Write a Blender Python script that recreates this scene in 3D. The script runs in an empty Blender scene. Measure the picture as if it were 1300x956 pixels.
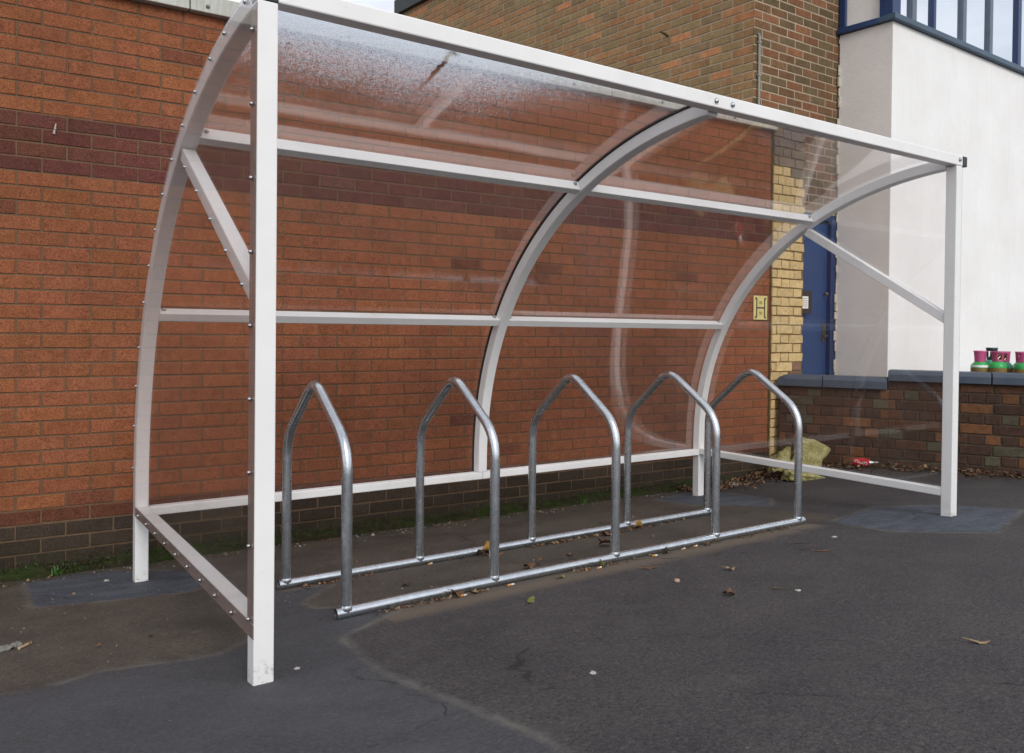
import bpy, bmesh, math, random
import numpy as np
from mathutils import Vector, Matrix
rad = math.radians
S = bpy.context.scene
COL = S.collection
random.seed(7)
rng = np.random.default_rng(7)

# ------------------------------------------------------------------ camera
cd = bpy.data.cameras.new('camera'); cam = bpy.data.objects.new('camera', cd); COL.objects.link(cam)
yaw, pitch, roll = 0.59984, -0.0121, 0.0103
F_ = Vector((math.sin(yaw)*math.cos(pitch), math.cos(yaw)*math.cos(pitch), math.sin(pitch)))
R0 = Vector((math.cos(yaw), -math.sin(yaw), 0)); U0 = R0.cross(F_)
R_ = R0*math.cos(roll) + U0*math.sin(roll); U_ = U0*math.cos(roll) - R0*math.sin(roll)
M = Matrix((R_, U_, -F_)).transposed().to_4x4()
M.translation = Vector((-0.7401, -2.3646, 1.0015)); cam.matrix_world = M
cd.sensor_width = 36; cd.lens = 36*1036.05/1300; cd.shift_y = -45/1300
cd.clip_start = 0.05; cd.clip_end = 2000
S.camera = cam

# ------------------------------------------------------------------ world, sun, exposure
SUN_EL, SUN_AZ = rad(36), rad(190)     # azimuth from +Y clockwise: behind the camera, to the right
w = bpy.data.worlds.new('World'); S.world = w; w.use_nodes = True
nt = w.node_tree; nt.nodes.clear()
out = nt.nodes.new('ShaderNodeOutputWorld'); bg = nt.nodes.new('ShaderNodeBackground')
sky = nt.nodes.new('ShaderNodeTexSky'); sky.sky_type = 'NISHITA'; sky.sun_disc = False
sky.sun_elevation = SUN_EL; sky.sun_rotation = SUN_AZ; sky.dust_density = 2.0; sky.air_density = 1.0
tc = nt.nodes.new('ShaderNodeTexCoord'); mp = nt.nodes.new('ShaderNodeMapping')
mp.inputs['Scale'].default_value = (1, 1, 2.2)
no = nt.nodes.new('ShaderNodeTexNoise'); no.inputs['Scale'].default_value = 2.4; no.inputs['Detail'].default_value = 9; no.inputs['Roughness'].default_value = 0.55
cr = nt.nodes.new('ShaderNodeValToRGB'); cr.color_ramp.elements[0].position = 0.36; cr.color_ramp.elements[1].position = 0.62
cr.color_ramp.elements[0].color = (0.42, 0.42, 0.42, 1); cr.color_ramp.elements[1].color = (1, 1, 1, 1)
mx = nt.nodes.new('ShaderNodeMix'); mx.data_type = 'RGBA'
mx.inputs['B'].default_value = (9.6, 9.8, 10.2, 1)      # cloud brightness in the sky's own units
L = nt.links.new
L(tc.outputs['Generated'], mp.inputs['Vector']); L(mp.outputs[0], no.inputs['Vector']); L(no.outputs['Fac'], cr.inputs['Fac'])
L(cr.outputs['Color'], mx.inputs['Factor']); L(sky.outputs[0], mx.inputs['A']); L(mx.outputs['Result'], bg.inputs['Color'])
bg.inputs['Strength'].default_value = 0.10
L(bg.outputs[0], out.inputs[0])
sd = bpy.data.lights.new('sun', 'SUN'); sun = bpy.data.objects.new('sun', sd); COL.objects.link(sun)
sd.energy = 1.25; sd.angle = rad(24); sd.color = (1.0, 0.965, 0.92)
sdir = Vector((math.sin(SUN_AZ)*math.cos(SUN_EL), math.cos(SUN_AZ)*math.cos(SUN_EL), math.sin(SUN_EL)))
sun.rotation_euler = sdir.to_track_quat('Z', 'Y').to_euler()
S.view_settings.view_transform = 'Standard'; S.view_settings.look = 'None'
S.view_settings.gamma = 1; S.view_settings.exposure = 0.29; S.view_settings.use_curve_mapping = False
S.render.engine = 'CYCLES'
S.cycles.transparent_max_bounces = 32; S.cycles.max_bounces = 10

# ------------------------------------------------------------------ helpers
def tag(o, label=None, cat=None, group=None, kind=None):
    if label: o['label'] = label
    if cat: o['category'] = cat
    if group: o['group'] = group
    if kind: o['kind'] = kind
    return o
def link(name, me, parent=None):
    o = bpy.data.objects.new(name, me); COL.objects.link(o)
    if parent: o.parent = parent; o.matrix_parent_inverse = parent.matrix_world.inverted()
    return o
def empty(name, loc, label, cat, group=None):
    o = bpy.data.objects.new(name, None); o.location = loc; COL.objects.link(o)
    o.empty_display_size = 0.1
    bpy.context.view_layer.update()
    return tag(o, label, cat, group)
class MB:
    def __init__(s): s.v = []; s.f = []; s.m = []
    def add(s, vs, fs, m=0):
        b = len(s.v); s.v += [tuple(x) for x in vs]; s.f += [tuple(b+i for i in f) for f in fs]; s.m += [m]*len(fs); return s
    def box(s, lo, hi, m=0, mat=None):
        (a, b, c), (d, e, f) = lo, hi
        vs = [Vector(p) for p in ((a,b,c),(d,b,c),(d,e,c),(a,e,c),(a,b,f),(d,b,f),(d,e,f),(a,e,f))]
        if mat: vs = [mat @ v for v in vs]
        return s.add(vs, [(0,3,2,1),(4,5,6,7),(0,1,5,4),(1,2,6,5),(2,3,7,6),(3,0,4,7)], m)
    def sweep(s, pts, prof, frames, m=0, caps=True):
        """pts: path; prof: closed 2D profile; frames: per point (u, v) vectors"""
        n = len(prof); vs = []
        for p, (u, v) in zip(pts, frames): vs += [Vector(p)+u*a+v*b for a, b in prof]
        fs = []
        for i in range(len(pts)-1):
            for j in range(n):
                k = (j+1) % n; fs.append((i*n+j, i*n+k, (i+1)*n+k, (i+1)*n+j))
        if caps: fs += [tuple(range(n-1, -1, -1)), tuple((len(pts)-1)*n+j for j in range(n))]
        return s.add(vs, fs, m)
    def tube(s, pts, r, seg=16, m=0, caps=True):
        pts = [Vector(p) for p in pts]; rs = r if isinstance(r, (list, tuple)) else [r]*len(pts)
        t0 = (pts[1]-pts[0]).normalized(); up = Vector((0,0,1)) if abs(t0.z) < .9 else Vector((1,0,0))
        u = t0.cross(up).normalized(); vs = []; fs = []
        for i, p in enumerate(pts):
            t = ((pts[min(i+1, len(pts)-1)]-pts[i]).normalized() + (pts[i]-pts[max(i-1, 0)]).normalized()).normalized()
            u = (u - t*u.dot(t)).normalized(); v = t.cross(u)
            vs += [p + (u*math.cos(2*math.pi*j/seg)+v*math.sin(2*math.pi*j/seg))*rs[i] for j in range(seg)]
        for i in range(len(pts)-1):
            for j in range(seg):
                k = (j+1) % seg; fs.append((i*seg+j, i*seg+k, (i+1)*seg+k, (i+1)*seg+j))
        if caps: fs += [tuple(range(seg-1, -1, -1)), tuple((len(pts)-1)*seg+j for j in range(seg))]
        return s.add(vs, fs, m)
    def lathe(s, prof, base, seg=20, m=0, ax=None):
        vs = []; fs = []; A = ax or Matrix.Identity(3)
        for r, z in prof: vs += [Vector(base)+A @ Vector((r*math.cos(2*math.pi*j/seg), r*math.sin(2*math.pi*j/seg), z)) for j in range(seg)]
        for i in range(len(prof)-1):
            for j in range(seg):
                k = (j+1) % seg; fs.append((i*seg+j, i*seg+k, (i+1)*seg+k, (i+1)*seg+j))
        fs += [tuple(range(seg-1, -1, -1)), tuple((len(prof)-1)*seg+j for j in range(seg))]
        return s.add(vs, fs, m)
    def mesh(s, name, mats, smooth=False, angle=35):
        me = bpy.data.meshes.new(name); me.from_pydata(s.v, [], s.f); 
        for x in (mats if isinstance(mats, (list, tuple)) else [mats]): me.materials.append(x)
        me.polygons.foreach_set('material_index', s.m)
        bm = bmesh.new(); bm.from_mesh(me); bmesh.ops.recalc_face_normals(bm, faces=bm.faces); bm.to_mesh(me); bm.free()
        if smooth:
            me.polygons.foreach_set('use_smooth', [True]*len(me.polygons)); me.set_sharp_from_angle(angle=rad(angle))
        me.update(); return me
    def build(s, name, mats, parent=None, smooth=False, bevel=0, angle=35):
        o = link(name, s.mesh(name, mats, smooth, angle), parent)
        if bevel:
            b = o.modifiers.new('bevel', 'BEVEL'); b.width = bevel; b.segments = 2; b.limit_method = 'ANGLE'
        return o

class NT:
    def __init__(s, name):
        s.mat = bpy.data.materials.new(name); s.mat.use_nodes = True; s.t = s.mat.node_tree; s.t.nodes.clear()
        s.out = s.n('OutputMaterial')
    def n(s, typ, **kw):
        nd = s.t.nodes.new('ShaderNode'+typ)
        for k, v in kw.items():
            if k.startswith('_'): nd.inputs[k[1:].replace('_', ' ')].default_value = v
            else: setattr(nd, k, v)
        return nd
    def l(s, a, b): s.t.links.new(a, b)
    def obj(s, scale=(1,1,1)):
        t = s.n('TexCoord'); m = s.n('Mapping'); m.inputs['Scale'].default_value = scale; s.l(t.outputs['Object'], m.inputs['Vector']); return m.outputs[0]
    def noise(s, scale, detail=4, rough=.6, vec=None):
        x = s.n('TexNoise', _Scale=scale, _Detail=detail, _Roughness=rough)
        if vec is not None: s.l(vec, x.inputs['Vector'])
        return x.outputs['Fac']
    def ramp(s, fac, stops):
        r = s.n('ValToRGB'); e = r.color_ramp.elements
        while len(e) < len(stops): e.new(0.5)
        for el, (p, c) in zip(e, stops):
            el.position = p; el.color = (c, c, c, 1) if isinstance(c, (int, float)) else (*c, 1)
        s.l(fac, r.inputs['Fac']); return r.outputs['Color']
    def mix(s, fac, a, b, mode='MIX'):
        m = s.n('Mix', data_type='RGBA', blend_type=mode)
        for k, x in (('Factor', fac), ('A', a), ('B', b)):
            if isinstance(x, (int, float)): m.inputs[k].default_value = x if k == 'Factor' else (x, x, x, 1)
            elif isinstance(x, tuple): m.inputs[k].default_value = (*x, 1)
            else: s.l(x, m.inputs[k])
        return m.outputs['Result']
    def math(s, op, a, b=0.0, clamp=False):
        m = s.n('Math', operation=op, use_clamp=clamp)
        for i, x in enumerate((a, b)):
            if isinstance(x, (int, float)): m.inputs[i].default_value = x
            else: s.l(x, m.inputs[i])
        return m.outputs[0]
    def mapr(s, v, a, b, c=0.0, d=1.0, smooth=False):
        m = s.n('MapRange'); m.clamp = True
        if smooth: m.interpolation_type = 'SMOOTHSTEP'
        s.l(v, m.inputs[0])
        for i, x in enumerate((a, b, c, d)): m.inputs[i+1].default_value = x
        return m.outputs[0]
    def bump(s, h, strength=.3, dist=.01, normal=None):
        b = s.n('Bump', _Strength=strength, _Distance=dist); s.l(h, b.inputs['Height'])
        if normal is not None: s.l(normal, b.inputs['Normal'])
        return b.outputs[0]
    def bsdf(s, color, rough=.5, metal=0., normal=None, spec=.5):
        p = s.n('BsdfPrincipled')
        for k, x in (('Base Color', color), ('Roughness', rough), ('Metallic', metal), ('Specular IOR Level', spec)):
            if isinstance(x, (int, float)): p.inputs[k].default_value = x
            elif isinstance(x, tuple): p.inputs[k].default_value = (*x, 1)
            else: s.l(x, p.inputs[k])
        if normal is not None: s.l(normal, p.inputs['Normal'])
        s.l(p.outputs[0], s.out.inputs[0]); return p

def simple(name, col, rough=.5, metal=0., var=.12, scale=12, bump=.05, spec=.5):
    t = NT(name); v = t.obj(); n = t.noise(scale, 5, .6, v)
    c = t.mix(t.mapr(n, .3, .7), tuple(x*(1-var) for x in col), tuple(min(1, x*(1+var)) for x in col))
    n2 = t.noise(scale*12, 3, .6, v)
    t.bsdf(c, t.mapr(n, .3, .7, rough*.85, min(1, rough*1.15)), metal, t.bump(n2, bump, .003), spec); return t.mat

# white powder coat with a little grime
def mk_white():
    t = NT('white_powder_coat'); v = t.obj(); n = t.noise(3.0, 6, .65, v); n2 = t.noise(60, 3, .5, v); n3 = t.noise(700, 2, .5, v)
    c = t.mix(t.mapr(n, .35, .75), (.82, .825, .83), (.74, .745, .74))
    c = t.mix(t.mapr(n2, .70, .76, 0, .5), c, (.62, .60, .57))
    g = t.n('NewGeometry'); xyz = t.n('SeparateXYZ'); t.l(g.outputs['Position'], xyz.inputs[0])
    hh = t.math('ADD', xyz.outputs['Z'], t.math('MULTIPLY', xyz.outputs['Y'], .1116)); n4 = t.noise(45, 4, .7, v)
    c = t.mix(t.math('MULTIPLY', t.mapr(hh, -.03, .05, .8, 0), t.mapr(n4, .52, .62)), c, (.26, .17, .11))
    c = t.mix(t.mapr(n, .60, .72, 0, .35), c, (.56, .55, .53))
    t.bsdf(c, .42, 0, t.bump(n3, .04, .001)); return t.mat
WHITE = mk_white()
def mk_galv():
    t = NT('galvanised_steel'); v = t.obj(); vo = t.n('TexVoronoi', _Scale=55.0); t.l(v, vo.inputs['Vector'])
    n = t.noise(9, 6, .65, v); n2 = t.noise(140, 3, .6, v)
    c = t.mix(vo.outputs['Color'], (.52, .565, .61), (.66, .70, .74))
    c = t.mix(t.mapr(n, .5, .72, 0, .6), c, (.46, .485, .51))
    c = t.mix(t.mapr(n2, .66, .74, 0, .35), c, (.36, .36, .35))
    t.bsdf(c, t.mapr(n, .3, .7, .22, .32), .95, t.bump(n2, .012, .001)); return t.mat
GALV = mk_galv()
STEEL = simple('bolt_steel', (.42, .43, .45), .35, 1, .1, 40, .02)
BLACKP = simple('black_plastic', (.022, .026, .028), .5)
RUBBER = simple('brown_black_rubber', (.03, .02, .018), .6)

def mk_brick(name, dark, lo, hi, bs, speck=(0.45, 1.35), sc=1.0, grime=None):
    t = NT(name); v = t.obj(); at = t.n('Attribute', attribute_name='bc')
    n1 = t.noise(220*sc, 4, .75, v); n2 = t.noise(38*sc, 5, .6, v); n3 = t.noise(1.3, 5, .6, v)
    c = t.mix(t.mapr(n1, .32, .60), dark, 1.0)
    c = t.mix(1.0, at.outputs['Vector'], c, 'MULTIPLY')
    k = t.mapr(n2, .3, .7, lo, hi)
    c = t.mix(1.0, c, k, 'MULTIPLY')
    c = t.mix(t.mapr(n3, .38, .66, 0, .40), c, t.mix(1.0, c, (.66, .62, .62), 'MULTIPLY'))
    sm = t.n('Mapping'); sm.inputs['Scale'].default_value = (7, 7, .7); t.l(v, sm.inputs['Vector'])
    c = t.mix(t.mapr(t.noise(1.6, 5, .65, sm.outputs[0]), .52, .72, 0, .35), c, t.mix(1.0, c, (.60, .58, .56), 'MULTIPLY'))
    if grime:
        pos = t.n('NewGeometry'); xyz = t.n('SeparateXYZ'); t.l(pos.outputs['Position'], xyz.inputs[0])
        n4 = t.noise(7, 5, .65, v); n5 = t.noise(3.0, 3, .6, v)
        h = t.math('ADD', xyz.outputs['Z'], t.math('MULTIPLY', n5, grime[2]))
        f = t.math('MULTIPLY', t.mapr(h, grime[0], grime[1], 1, 0), t.mapr(n4, .38, .62, .25, 1))
        c = t.mix(t.math('MULTIPLY', f, .85), c, grime[3])
    h = t.math('ADD', t.math('MULTIPLY', n1, .6), n2)
    t.bsdf(c, .92, 0, t.bump(h, bs, .004), .25); return t.mat
def mk_mortar(name, col, grime=None):
    t = NT(name); v = t.obj(); n = t.noise(120, 4, .7, v); n2 = t.noise(2.5, 5, .6, v)
    c = t.mix(t.mapr(n, .35, .65), tuple(x*.75 for x in col), tuple(x*1.15 for x in col))
    c = t.mix(t.mapr(n2, .4, .7, 0, .6), c, tuple(x*.6 for x in col))
    if grime:
        pos = t.n('NewGeometry'); xyz = t.n('SeparateXYZ'); t.l(pos.outputs['Position'], xyz.inputs[0])
        n5 = t.noise(3.0, 3, .6, v); h = t.math('ADD', xyz.outputs['Z'], t.math('MULTIPLY', n5, grime[2]))
        c = t.mix(t.mapr(h, grime[0], grime[1], .8, 0), c, grime[3])
    t.bsdf(c, .95, 0, t.bump(n, .4, .003), .2); return t.mat

# brickwork: real bricks proud of a mortar plane ----------------------------------------
def bricks(mb, cols, origin, d, n, s0, s1, z0, z1, pitch, blen, colfn, skip=None, bond='stretcher', joint=.010, depth=.006, zoff=0.0, jit=.0012, s_off=0.0, mort=1):
    """wall face plane through origin, along d, outward n; bricks stand 'depth' proud of mortar"""
    d = Vector(d); n = Vector(n); o = Vector(origin); Z = Vector((0,0,1))
    k0 = math.floor((z0-zoff)/pitch+1e-6); k1 = math.ceil((z1-zoff)/pitch-1e-6)
    for k in range(k0, k1):
        za = max(zoff+k*pitch+joint/2, z0); zb = min(zoff+(k+1)*pitch-joint/2, z1)
        if zb-za < .012: continue
        if bond == 'stretcher': L_ = [blen]; off = (k % 2)*blen/2
        elif bond == 'english': L_ = [blen] if k % 2 else [blen/2]; off = 0 if k % 2 else blen/4
        else: L_ = [blen, blen/2]; off = (k % 2)*(blen*.75)
        s = s0 + ((s_off+off) % sum(L_)) - sum(L_); i = 0
        while s < s1:
            e = s + L_[i % len(L_)]; a = max(s+joint/2, s0); b = min(e-joint/2, s1)
            if b-a > .02 and not (skip and skip((a+b)/2, (za+zb)/2)):
                c = colfn((a+b)/2, (za+zb)/2, k, b-a)
                dp = depth + rng.uniform(-.0012, .0012); ch = .0028
                j = lambda: rng.uniform(-jit, jit)
                q = [(a, za), (b, za), (b, zb), (a, zb)]; q = [(x+j(), y+j()) for x, y in q]
                ins = [(ch, ch), (-ch, ch), (-ch, -ch), (ch, -ch)]
                vs = [o+d*x+Z*y-n*.004 for x, y in q] + [o+d*x+Z*y+n*(dp-.003) for x, y in q] + [o+d*(x+u)+Z*(y+w_)+n*(dp+j()*.6) for (x, y), (u, w_) in zip(q, ins)]
                fs = [(0,1,5,4),(1,2,6,5),(2,3,7,6),(3,0,4,7),(4,5,9,8),(5,6,10,9),(6,7,11,10),(7,4,8,11),(8,9,10,11)]
                mb.add(vs, fs, 0); cols += [c]*len(fs)
            s = e; i += 1
    return mb
def finish_bricks(mb, cols, name, mats, parent):
    me = bpy.data.meshes.new(name); me.from_pydata(mb.v, [], mb.f)
    for x in mats: me.materials.append(x)
    me.polygons.foreach_set('material_index', mb.m)
    a = me.attributes.new('bc', 'FLOAT_VECTOR', 'FACE')
    cols = list(cols) + [(.3,.3,.3)]*(len(mb.f)-len(cols)); a.data.foreach_set('vector', np.array(cols, 'f').ravel())
    me.update(); return link(name, me, parent)

# ------------------------------------------------------------------ ground
G0, GX, GY = -0.0055, 0.0014, -0.1116
LWP = Vector((5.16, 2.15)); LWD = Vector((math.cos(rad(-63)), math.sin(rad(-63)))); LWN = Vector((LWD.y, -LWD.x))   # LWN towards the camera
def gz(x, y):
    yy = y if -3 < y < 2.45 else (-3 if y <= -3 else 2.45)
    xx = min(max(x, -4), 6)
    z = G0 + GX*xx + GY*yy - .022*math.exp(-(x*x+y*y)/.35)
    r = Vector((x, y)) - LWP; s = r.dot(LWD); dist = r.dot(LWN)
    tz = np.interp(s, [-.3, 0, .7, 2], [-.20, -.17, -.075, -.06])
    ww = 1.0 if dist < 0 else math.exp(-(dist/.42)**2)
    if x < 4.6: ww *= math.exp(-((4.6-x)/.5)**2)
    if s > 3: ww *= math.exp(-((s-3)/2)**2)
    return z*(1-ww) + float(tz)*ww
def sd_poly(P, poly):
    d = np.full(len(P), 1e9); ins = np.zeros(len(P), bool); n = len(poly); poly = np.array(poly)
    for i in range(n):
        a = poly[i]; b = poly[(i+1) % n]; ab = b-a; t = np.clip(((P-a)@ab)/(ab@ab), 0, 1)
        d = np.minimum(d, np.linalg.norm(P-(a+t[:, None]*ab), axis=1))
        c = ((a[1] > P[:, 1]) != (b[1] > P[:, 1])) & (P[:, 0] < (b[0]-a[0])*(P[:, 1]-a[1])/(b[1]-a[1]+1e-12)+a[0])
        ins ^= c
    return np.where(ins, d, -d)
def axis(lo, hi, step, far):
    fine = list(np.arange(lo, hi+1e-6, step)); o = []; s = step; x = hi
    while x < far: s *= 1.35; x += s; o.append(x)
    p = []; s = step; x = lo
    while x > -far: s *= 1.35; x -= s; p.append(x)
    return np.array(p[::-1]+fine+o)
xs = axis(-1.6, 6.4, .03, 400); ys = axis(-1.5, 2.5, .03, 400)
vx = [(x, y, gz(x, y)) for y in ys for x in xs]
nx_ = len(xs); fs = [(j*nx_+i, j*nx_+i+1, (j+1)*nx_+i+1, (j+1)*nx_+i) for j in range(len(ys)-1) for i in range(nx_-1)]
me = bpy.data.meshes.new('ground'); me.from_pydata(vx, [], fs)
PP = np.array(vx)[:, :2]
slab = [(-9, .50), (-.9, .42), (-.48, .36), (-.37, .41), (-.04, .34), (.30, .31), (.6, .27), (1.48, .26), (2.12, .25), (3.0, .36), (3.5, .5), (3.6, 2.6), (-9, 2.7)]
p_back = [(-.44, 2.32), (-.2, 2.35), (-.02, 2.22), (.09, 2.08), (.26, 1.9), (.30, 1.5), (.112, 1.39), (-.247, 1.51), (-.46, 1.6)]
p_front = [(-9, .41), (-.9, .35), (-.50, .345), (-.37, .405), (-.04, .33), (.14, .45), (.20, .98), (.36, 1.05), (.62, 1.02), (.40, .80), (.40, .66), (.66, .52), (.63, .40), (.33, .24), (.28, -.18), (.29, -.40), (.33, -.9), (.25, -1.6), (.3, -6), (-9, -6)]
p_right = [(3.30, .36), (3.92, .50), (4.22, .22), (4.22, -.2), (3.44, -.43), (3.2, -.05)]
p_br = [(3.42, 1.5), (3.5, 1.95), (4.1, 2.05), (3.95, 1.3), (3.65, 1.05)]
for nm, val in (('m_slab', sd_poly(PP, slab)), ('m_patch', np.maximum.reduce([sd_poly(PP, p) for p in (p_back, p_right, p_br)])), ('m_patch_b', sd_poly(PP, p_front))):
    a = me.attributes.new(nm, 'FLOAT', 'POINT'); a.data.foreach_set('value', val.astype('f'))
# distance to the front edge of the slab at the rack (tan dust), and to the low wall and wall foot (dirt)
dd = []
for x, y in PP:
    r = Vector((x, y))-LWP; s = r.dot(LWD); dl = abs(r.dot(LWN)) if s > -.3 else 9
    dw = abs(2.4-.04*x - y) if -9 < x < 5.1 else 9
    e = abs(y-(.33+.02*(x-.7))) if .55 < x < 3.2 else 9
    dd.append((min(dl, dw*1.4), e))
dd = np.array(dd, 'f')
for nm, val in (('d_wall', dd[:, 0]), ('d_rack', dd[:, 1])):
    a = me.attributes.new(nm, 'FLOAT', 'POINT'); a.data.foreach_set('value', val)
t = NT('asphalt_and_concrete'); v = t.obj()
nA = t.noise(260, 3, .7, v); nB = t.noise(26, 5, .6, v); nC = t.noise(2.2, 6, .6, v); nD = t.noise(7, 6, .65, v); nF = t.noise(75, 3, .7, v)
vo = t.n('TexVoronoi', _Scale=150.0); t.l(v, vo.inputs['Vector'])
nG = t.noise(85, 3, .65, v)
asp = t.mix(t.mapr(nA, .35, .65), (.024, .022, .023), (.086, .077, .079))
asp = t.mix(t.mapr(nG, .54, .64, 0, .75), asp, (.100, .090, .089))
asp = t.mix(t.mapr(nG, .46, .36, 0, .7), asp, (.020, .018, .019))
asp = t.mix(t.mapr(vo.outputs['Distance'], .0, .35, .8, 0), asp, t.mix(t.mapr(nB, .3, .7), (.046, .040, .040), (.115, .103, .10)))
asp = t.mix(t.mapr(nC, .38, .66, 0, .8), asp, t.mix(1., asp, (.66, .66, .72), 'MULTIPLY'))
asp = t.mix(t.mapr(nD, .5, .75, 0, .5), asp, (.085, .078, .072))
con = t.mix(t.mapr(nD, .3, .7), (.050, .040, .032), (.096, .080, .064))
con = t.mix(t.mapr(nF, .35, .7, 0, .7), con, (.075, .063, .054))
con = t.mix(t.mapr(nG, .55, .66, 0, .6), con, (.125, .108, .09)); con = t.mix(t.mapr(nG, .45, .35, 0, .6), con, (.030, .024, .02))
con = t.mix(t.mapr(nC, .45, .7, 0, .7), con, t.mix(1., con, (.60, .60, .64), 'MULTIPLY'))
vs_ = t.n('Mapping'); vs_.inputs['Scale'].default_value = (1.6, 3.4, 1); vs_.inputs['Rotation'].default_value = (0, 0, .3); t.l(v, vs_.inputs['Vector'])
nS = t.noise(3.4, 6, .65, vs_.outputs[0])
pat = t.mix(t.mapr(nS, .3, .7), (.036, .044, .060), (.096, .112, .142))
pat = t.mix(t.mapr(nF, .4, .65, 0, .5), pat, (.050, .055, .066)); pat = t.mix(t.mapr(nG, .54, .66, 0, .55), pat, (.115, .120, .130)); pat = t.mix(t.mapr(nG, .46, .36, 0, .5), pat, (.026, .028, .033))
nE = t.math('MULTIPLY', t.math('SUBTRACT', nB, .5), .035)
def mask(attr, wdt=.015, nn=nE):
    a = t.n('Attribute', attribute_name=attr); m = t.math('ADD', a.outputs['Fac'], nn)
    return t.mapr(m, -wdt, wdt), m
ms, _ = mask('m_slab', .035); mpch, mraw = mask('m_patch', .012); mpb, mrb = mask('m_patch_b', .02)
c = t.mix(ms, asp, con)
aw = t.n('Attribute', attribute_name='d_rack'); rk = t.math('ADD', aw.outputs['Fac'], t.math('MULTIPLY', t.math('SUBTRACT', nD, .5), .12))
c = t.mix(t.mapr(rk, .02, .11, .8, 0), c, (.135, .106, .082))
patb = t.mix(.60, pat, t.mix(t.mapr(nC, .35, .65), (.036, .035, .038), (.085, .085, .092)))
patb = t.mix(.40, patb, asp); c = t.mix(mpb, c, patb); c = t.mix(mpch, c, pat)
band = t.math('MULTIPLY', t.mapr(t.math('ADD', mrb, t.math('MULTIPLY', t.math('SUBTRACT', nD, .5), .07)), -.055, -.035), t.mapr(mrb, -.004, .008, 1, 0))
c = t.mix(t.math('MULTIPLY', band, t.mapr(nC, .35, .62,   .0, .30)), c, t.mix(t.mapr(nF, .35, .65), (.072, .070, .069), (.108, .104, .100)))
for raw in (mraw, mrb):
    rim = t.math('MULTIPLY', t.mapr(t.math('ABSOLUTE', t.math('ADD', raw, .015)), .0, .026, 1, 0), t.mapr(nD, .38, .6, 0, .75))
    c = t.mix(rim, c, (.135, .127, .118))
ww_ = t.n('Attribute', attribute_name='d_wall'); dirt = t.math('ADD', ww_.outputs['Fac'], t.math('MULTIPLY', t.math('SUBTRACT', nD, .5), .28))
c = t.mix(t.mapr(dirt, .03, .36, .85, 0), c, t.mix(t.mapr(nF, .35, .65), (.030, .024, .018), (.085, .066, .046)))
vo2 = t.n('TexVoronoi', _Scale=7.5, _Randomness=1.0); t.l(v, vo2.inputs['Vector'])
vc = t.n('SeparateColor'); t.l(vo2.outputs['Color'], vc.inputs[0])
vc3 = t.n('TexVoronoi', _Scale=.55, feature='DISTANCE_TO_EDGE'); dm = t.n('Mapping'); t.l(t.n('VectorMath', operation='ADD').outputs[0], dm.inputs['Vector'])
va = dm.inputs['Vector'].links[0].from_node; wn = t.n('TexNoise', _Scale=3.0, _Detail=6.0); t.l(v, wn.inputs['Vector']); sc_ = t.n('VectorMath', operation='SCALE'); sc_.inputs['Scale'].default_value = .35; t.l(wn.outputs['Color'], sc_.inputs[0]); t.l(v, va.inputs[0]); t.l(sc_.outputs[0], va.inputs[1]); t.l(dm.outputs[0], vc3.inputs['Vector'])
crk = t.math('MULTIPLY', t.mapr(vc3.outputs['Distance'], .001, .004, 1, 0), t.mapr(nC, .50, .58))
c = t.mix(t.math('MULTIPLY', crk, .8), c, (.016, .014, .013))
spk = t.math('MULTIPLY', t.mapr(vo2.outputs['Distance'], .020, .035, 1, 0), t.mapr(vc.outputs[0], .66, .68))
c = t.mix(t.math('MULTIPLY', spk, .6), c, (.20, .19, .175))
h = t.math('ADD', t.math('MULTIPLY', nA, .7), t.math('ADD', t.math('MULTIPLY', vo.outputs['Distance'], .8), t.math('MULTIPLY', nB, .7)))
b1 = t.bump(h, .55, .006); b2 = t.bump(t.math('MULTIPLY', t.math('MAXIMUM', mpch, mpb), 1.0), .5, .006, b1)
b3 = t.bump(nC, .3, .05, b2)
t.bsdf(c, t.mapr(nD, .3, .7, .78, .95), 0, b3, .35)
me.materials.append(t.mat); me.polygons.foreach_set('use_smooth', [True]*len(me.polygons))
g = link('ground', me); tag(g, kind='structure')

# ------------------------------------------------------------------ red brick building
WT = -0.0408; WD = Vector((math.cos(WT), math.sin(WT), 0)); WNn = Vector((math.sin(WT), -math.cos(WT), 0)); WO = Vector((0, 2.4325, 0))
def wallpt(s, z, off=0): return WO + WD*s + Vector((0,0,z)) + WNn*off
grim = (-.26, .06, .22, (.024, .027, .012))
B_RED = mk_brick('rustic_orange_brick', (.40, .33, .30), .84, 1.14, .5, sc=.55, grime=grim)
M_RED = mk_mortar('wall_mortar', (.165, .104, .064), grime=grim)
bld = empty('brick_building', wallpt(2, -.28), 'long low building of rustic orange brick with a darker band, behind the bike shelter', 'building')
def red_col(s, z, k, wd):
    if k in (0, 1, 2, 3) : # dark band (zoff at band bottom)
        b = np.array([.158, .058, .044]); j = rng.uniform(.84, 1.12)
        return tuple(b*j*np.array([1, rng.uniform(.9, 1.1), rng.uniform(.9, 1.12)]))
    if k <= -25:
        return tuple(np.array([.062, .046, .034])*rng.uniform(.75, 1.2))
    if k == -24: return tuple(np.array([.165, .062, .036])*rng.uniform(.7, 1.2))
    b = np.array([.325, .118, .055]); j = rng.uniform(.91, 1.07)
    c = b*j*np.array([1, rng.uniform(.97, 1.04), rng.uniform(.92, 1.1)])
    if rng.random() < .018: c = np.array([.24, .088, .050])*rng.uniform(.8, 1.15)
    return tuple(c)
mb = MB(); cols = []
ZB = 1.787
bricks(mb, cols, WO - WNn*.006, WD, WNn, -7.0, 5.10, ZB-.075*29, 2.755, .075, .225, red_col, zoff=ZB, s_off=.105, depth=.0035, joint=.0085)
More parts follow.
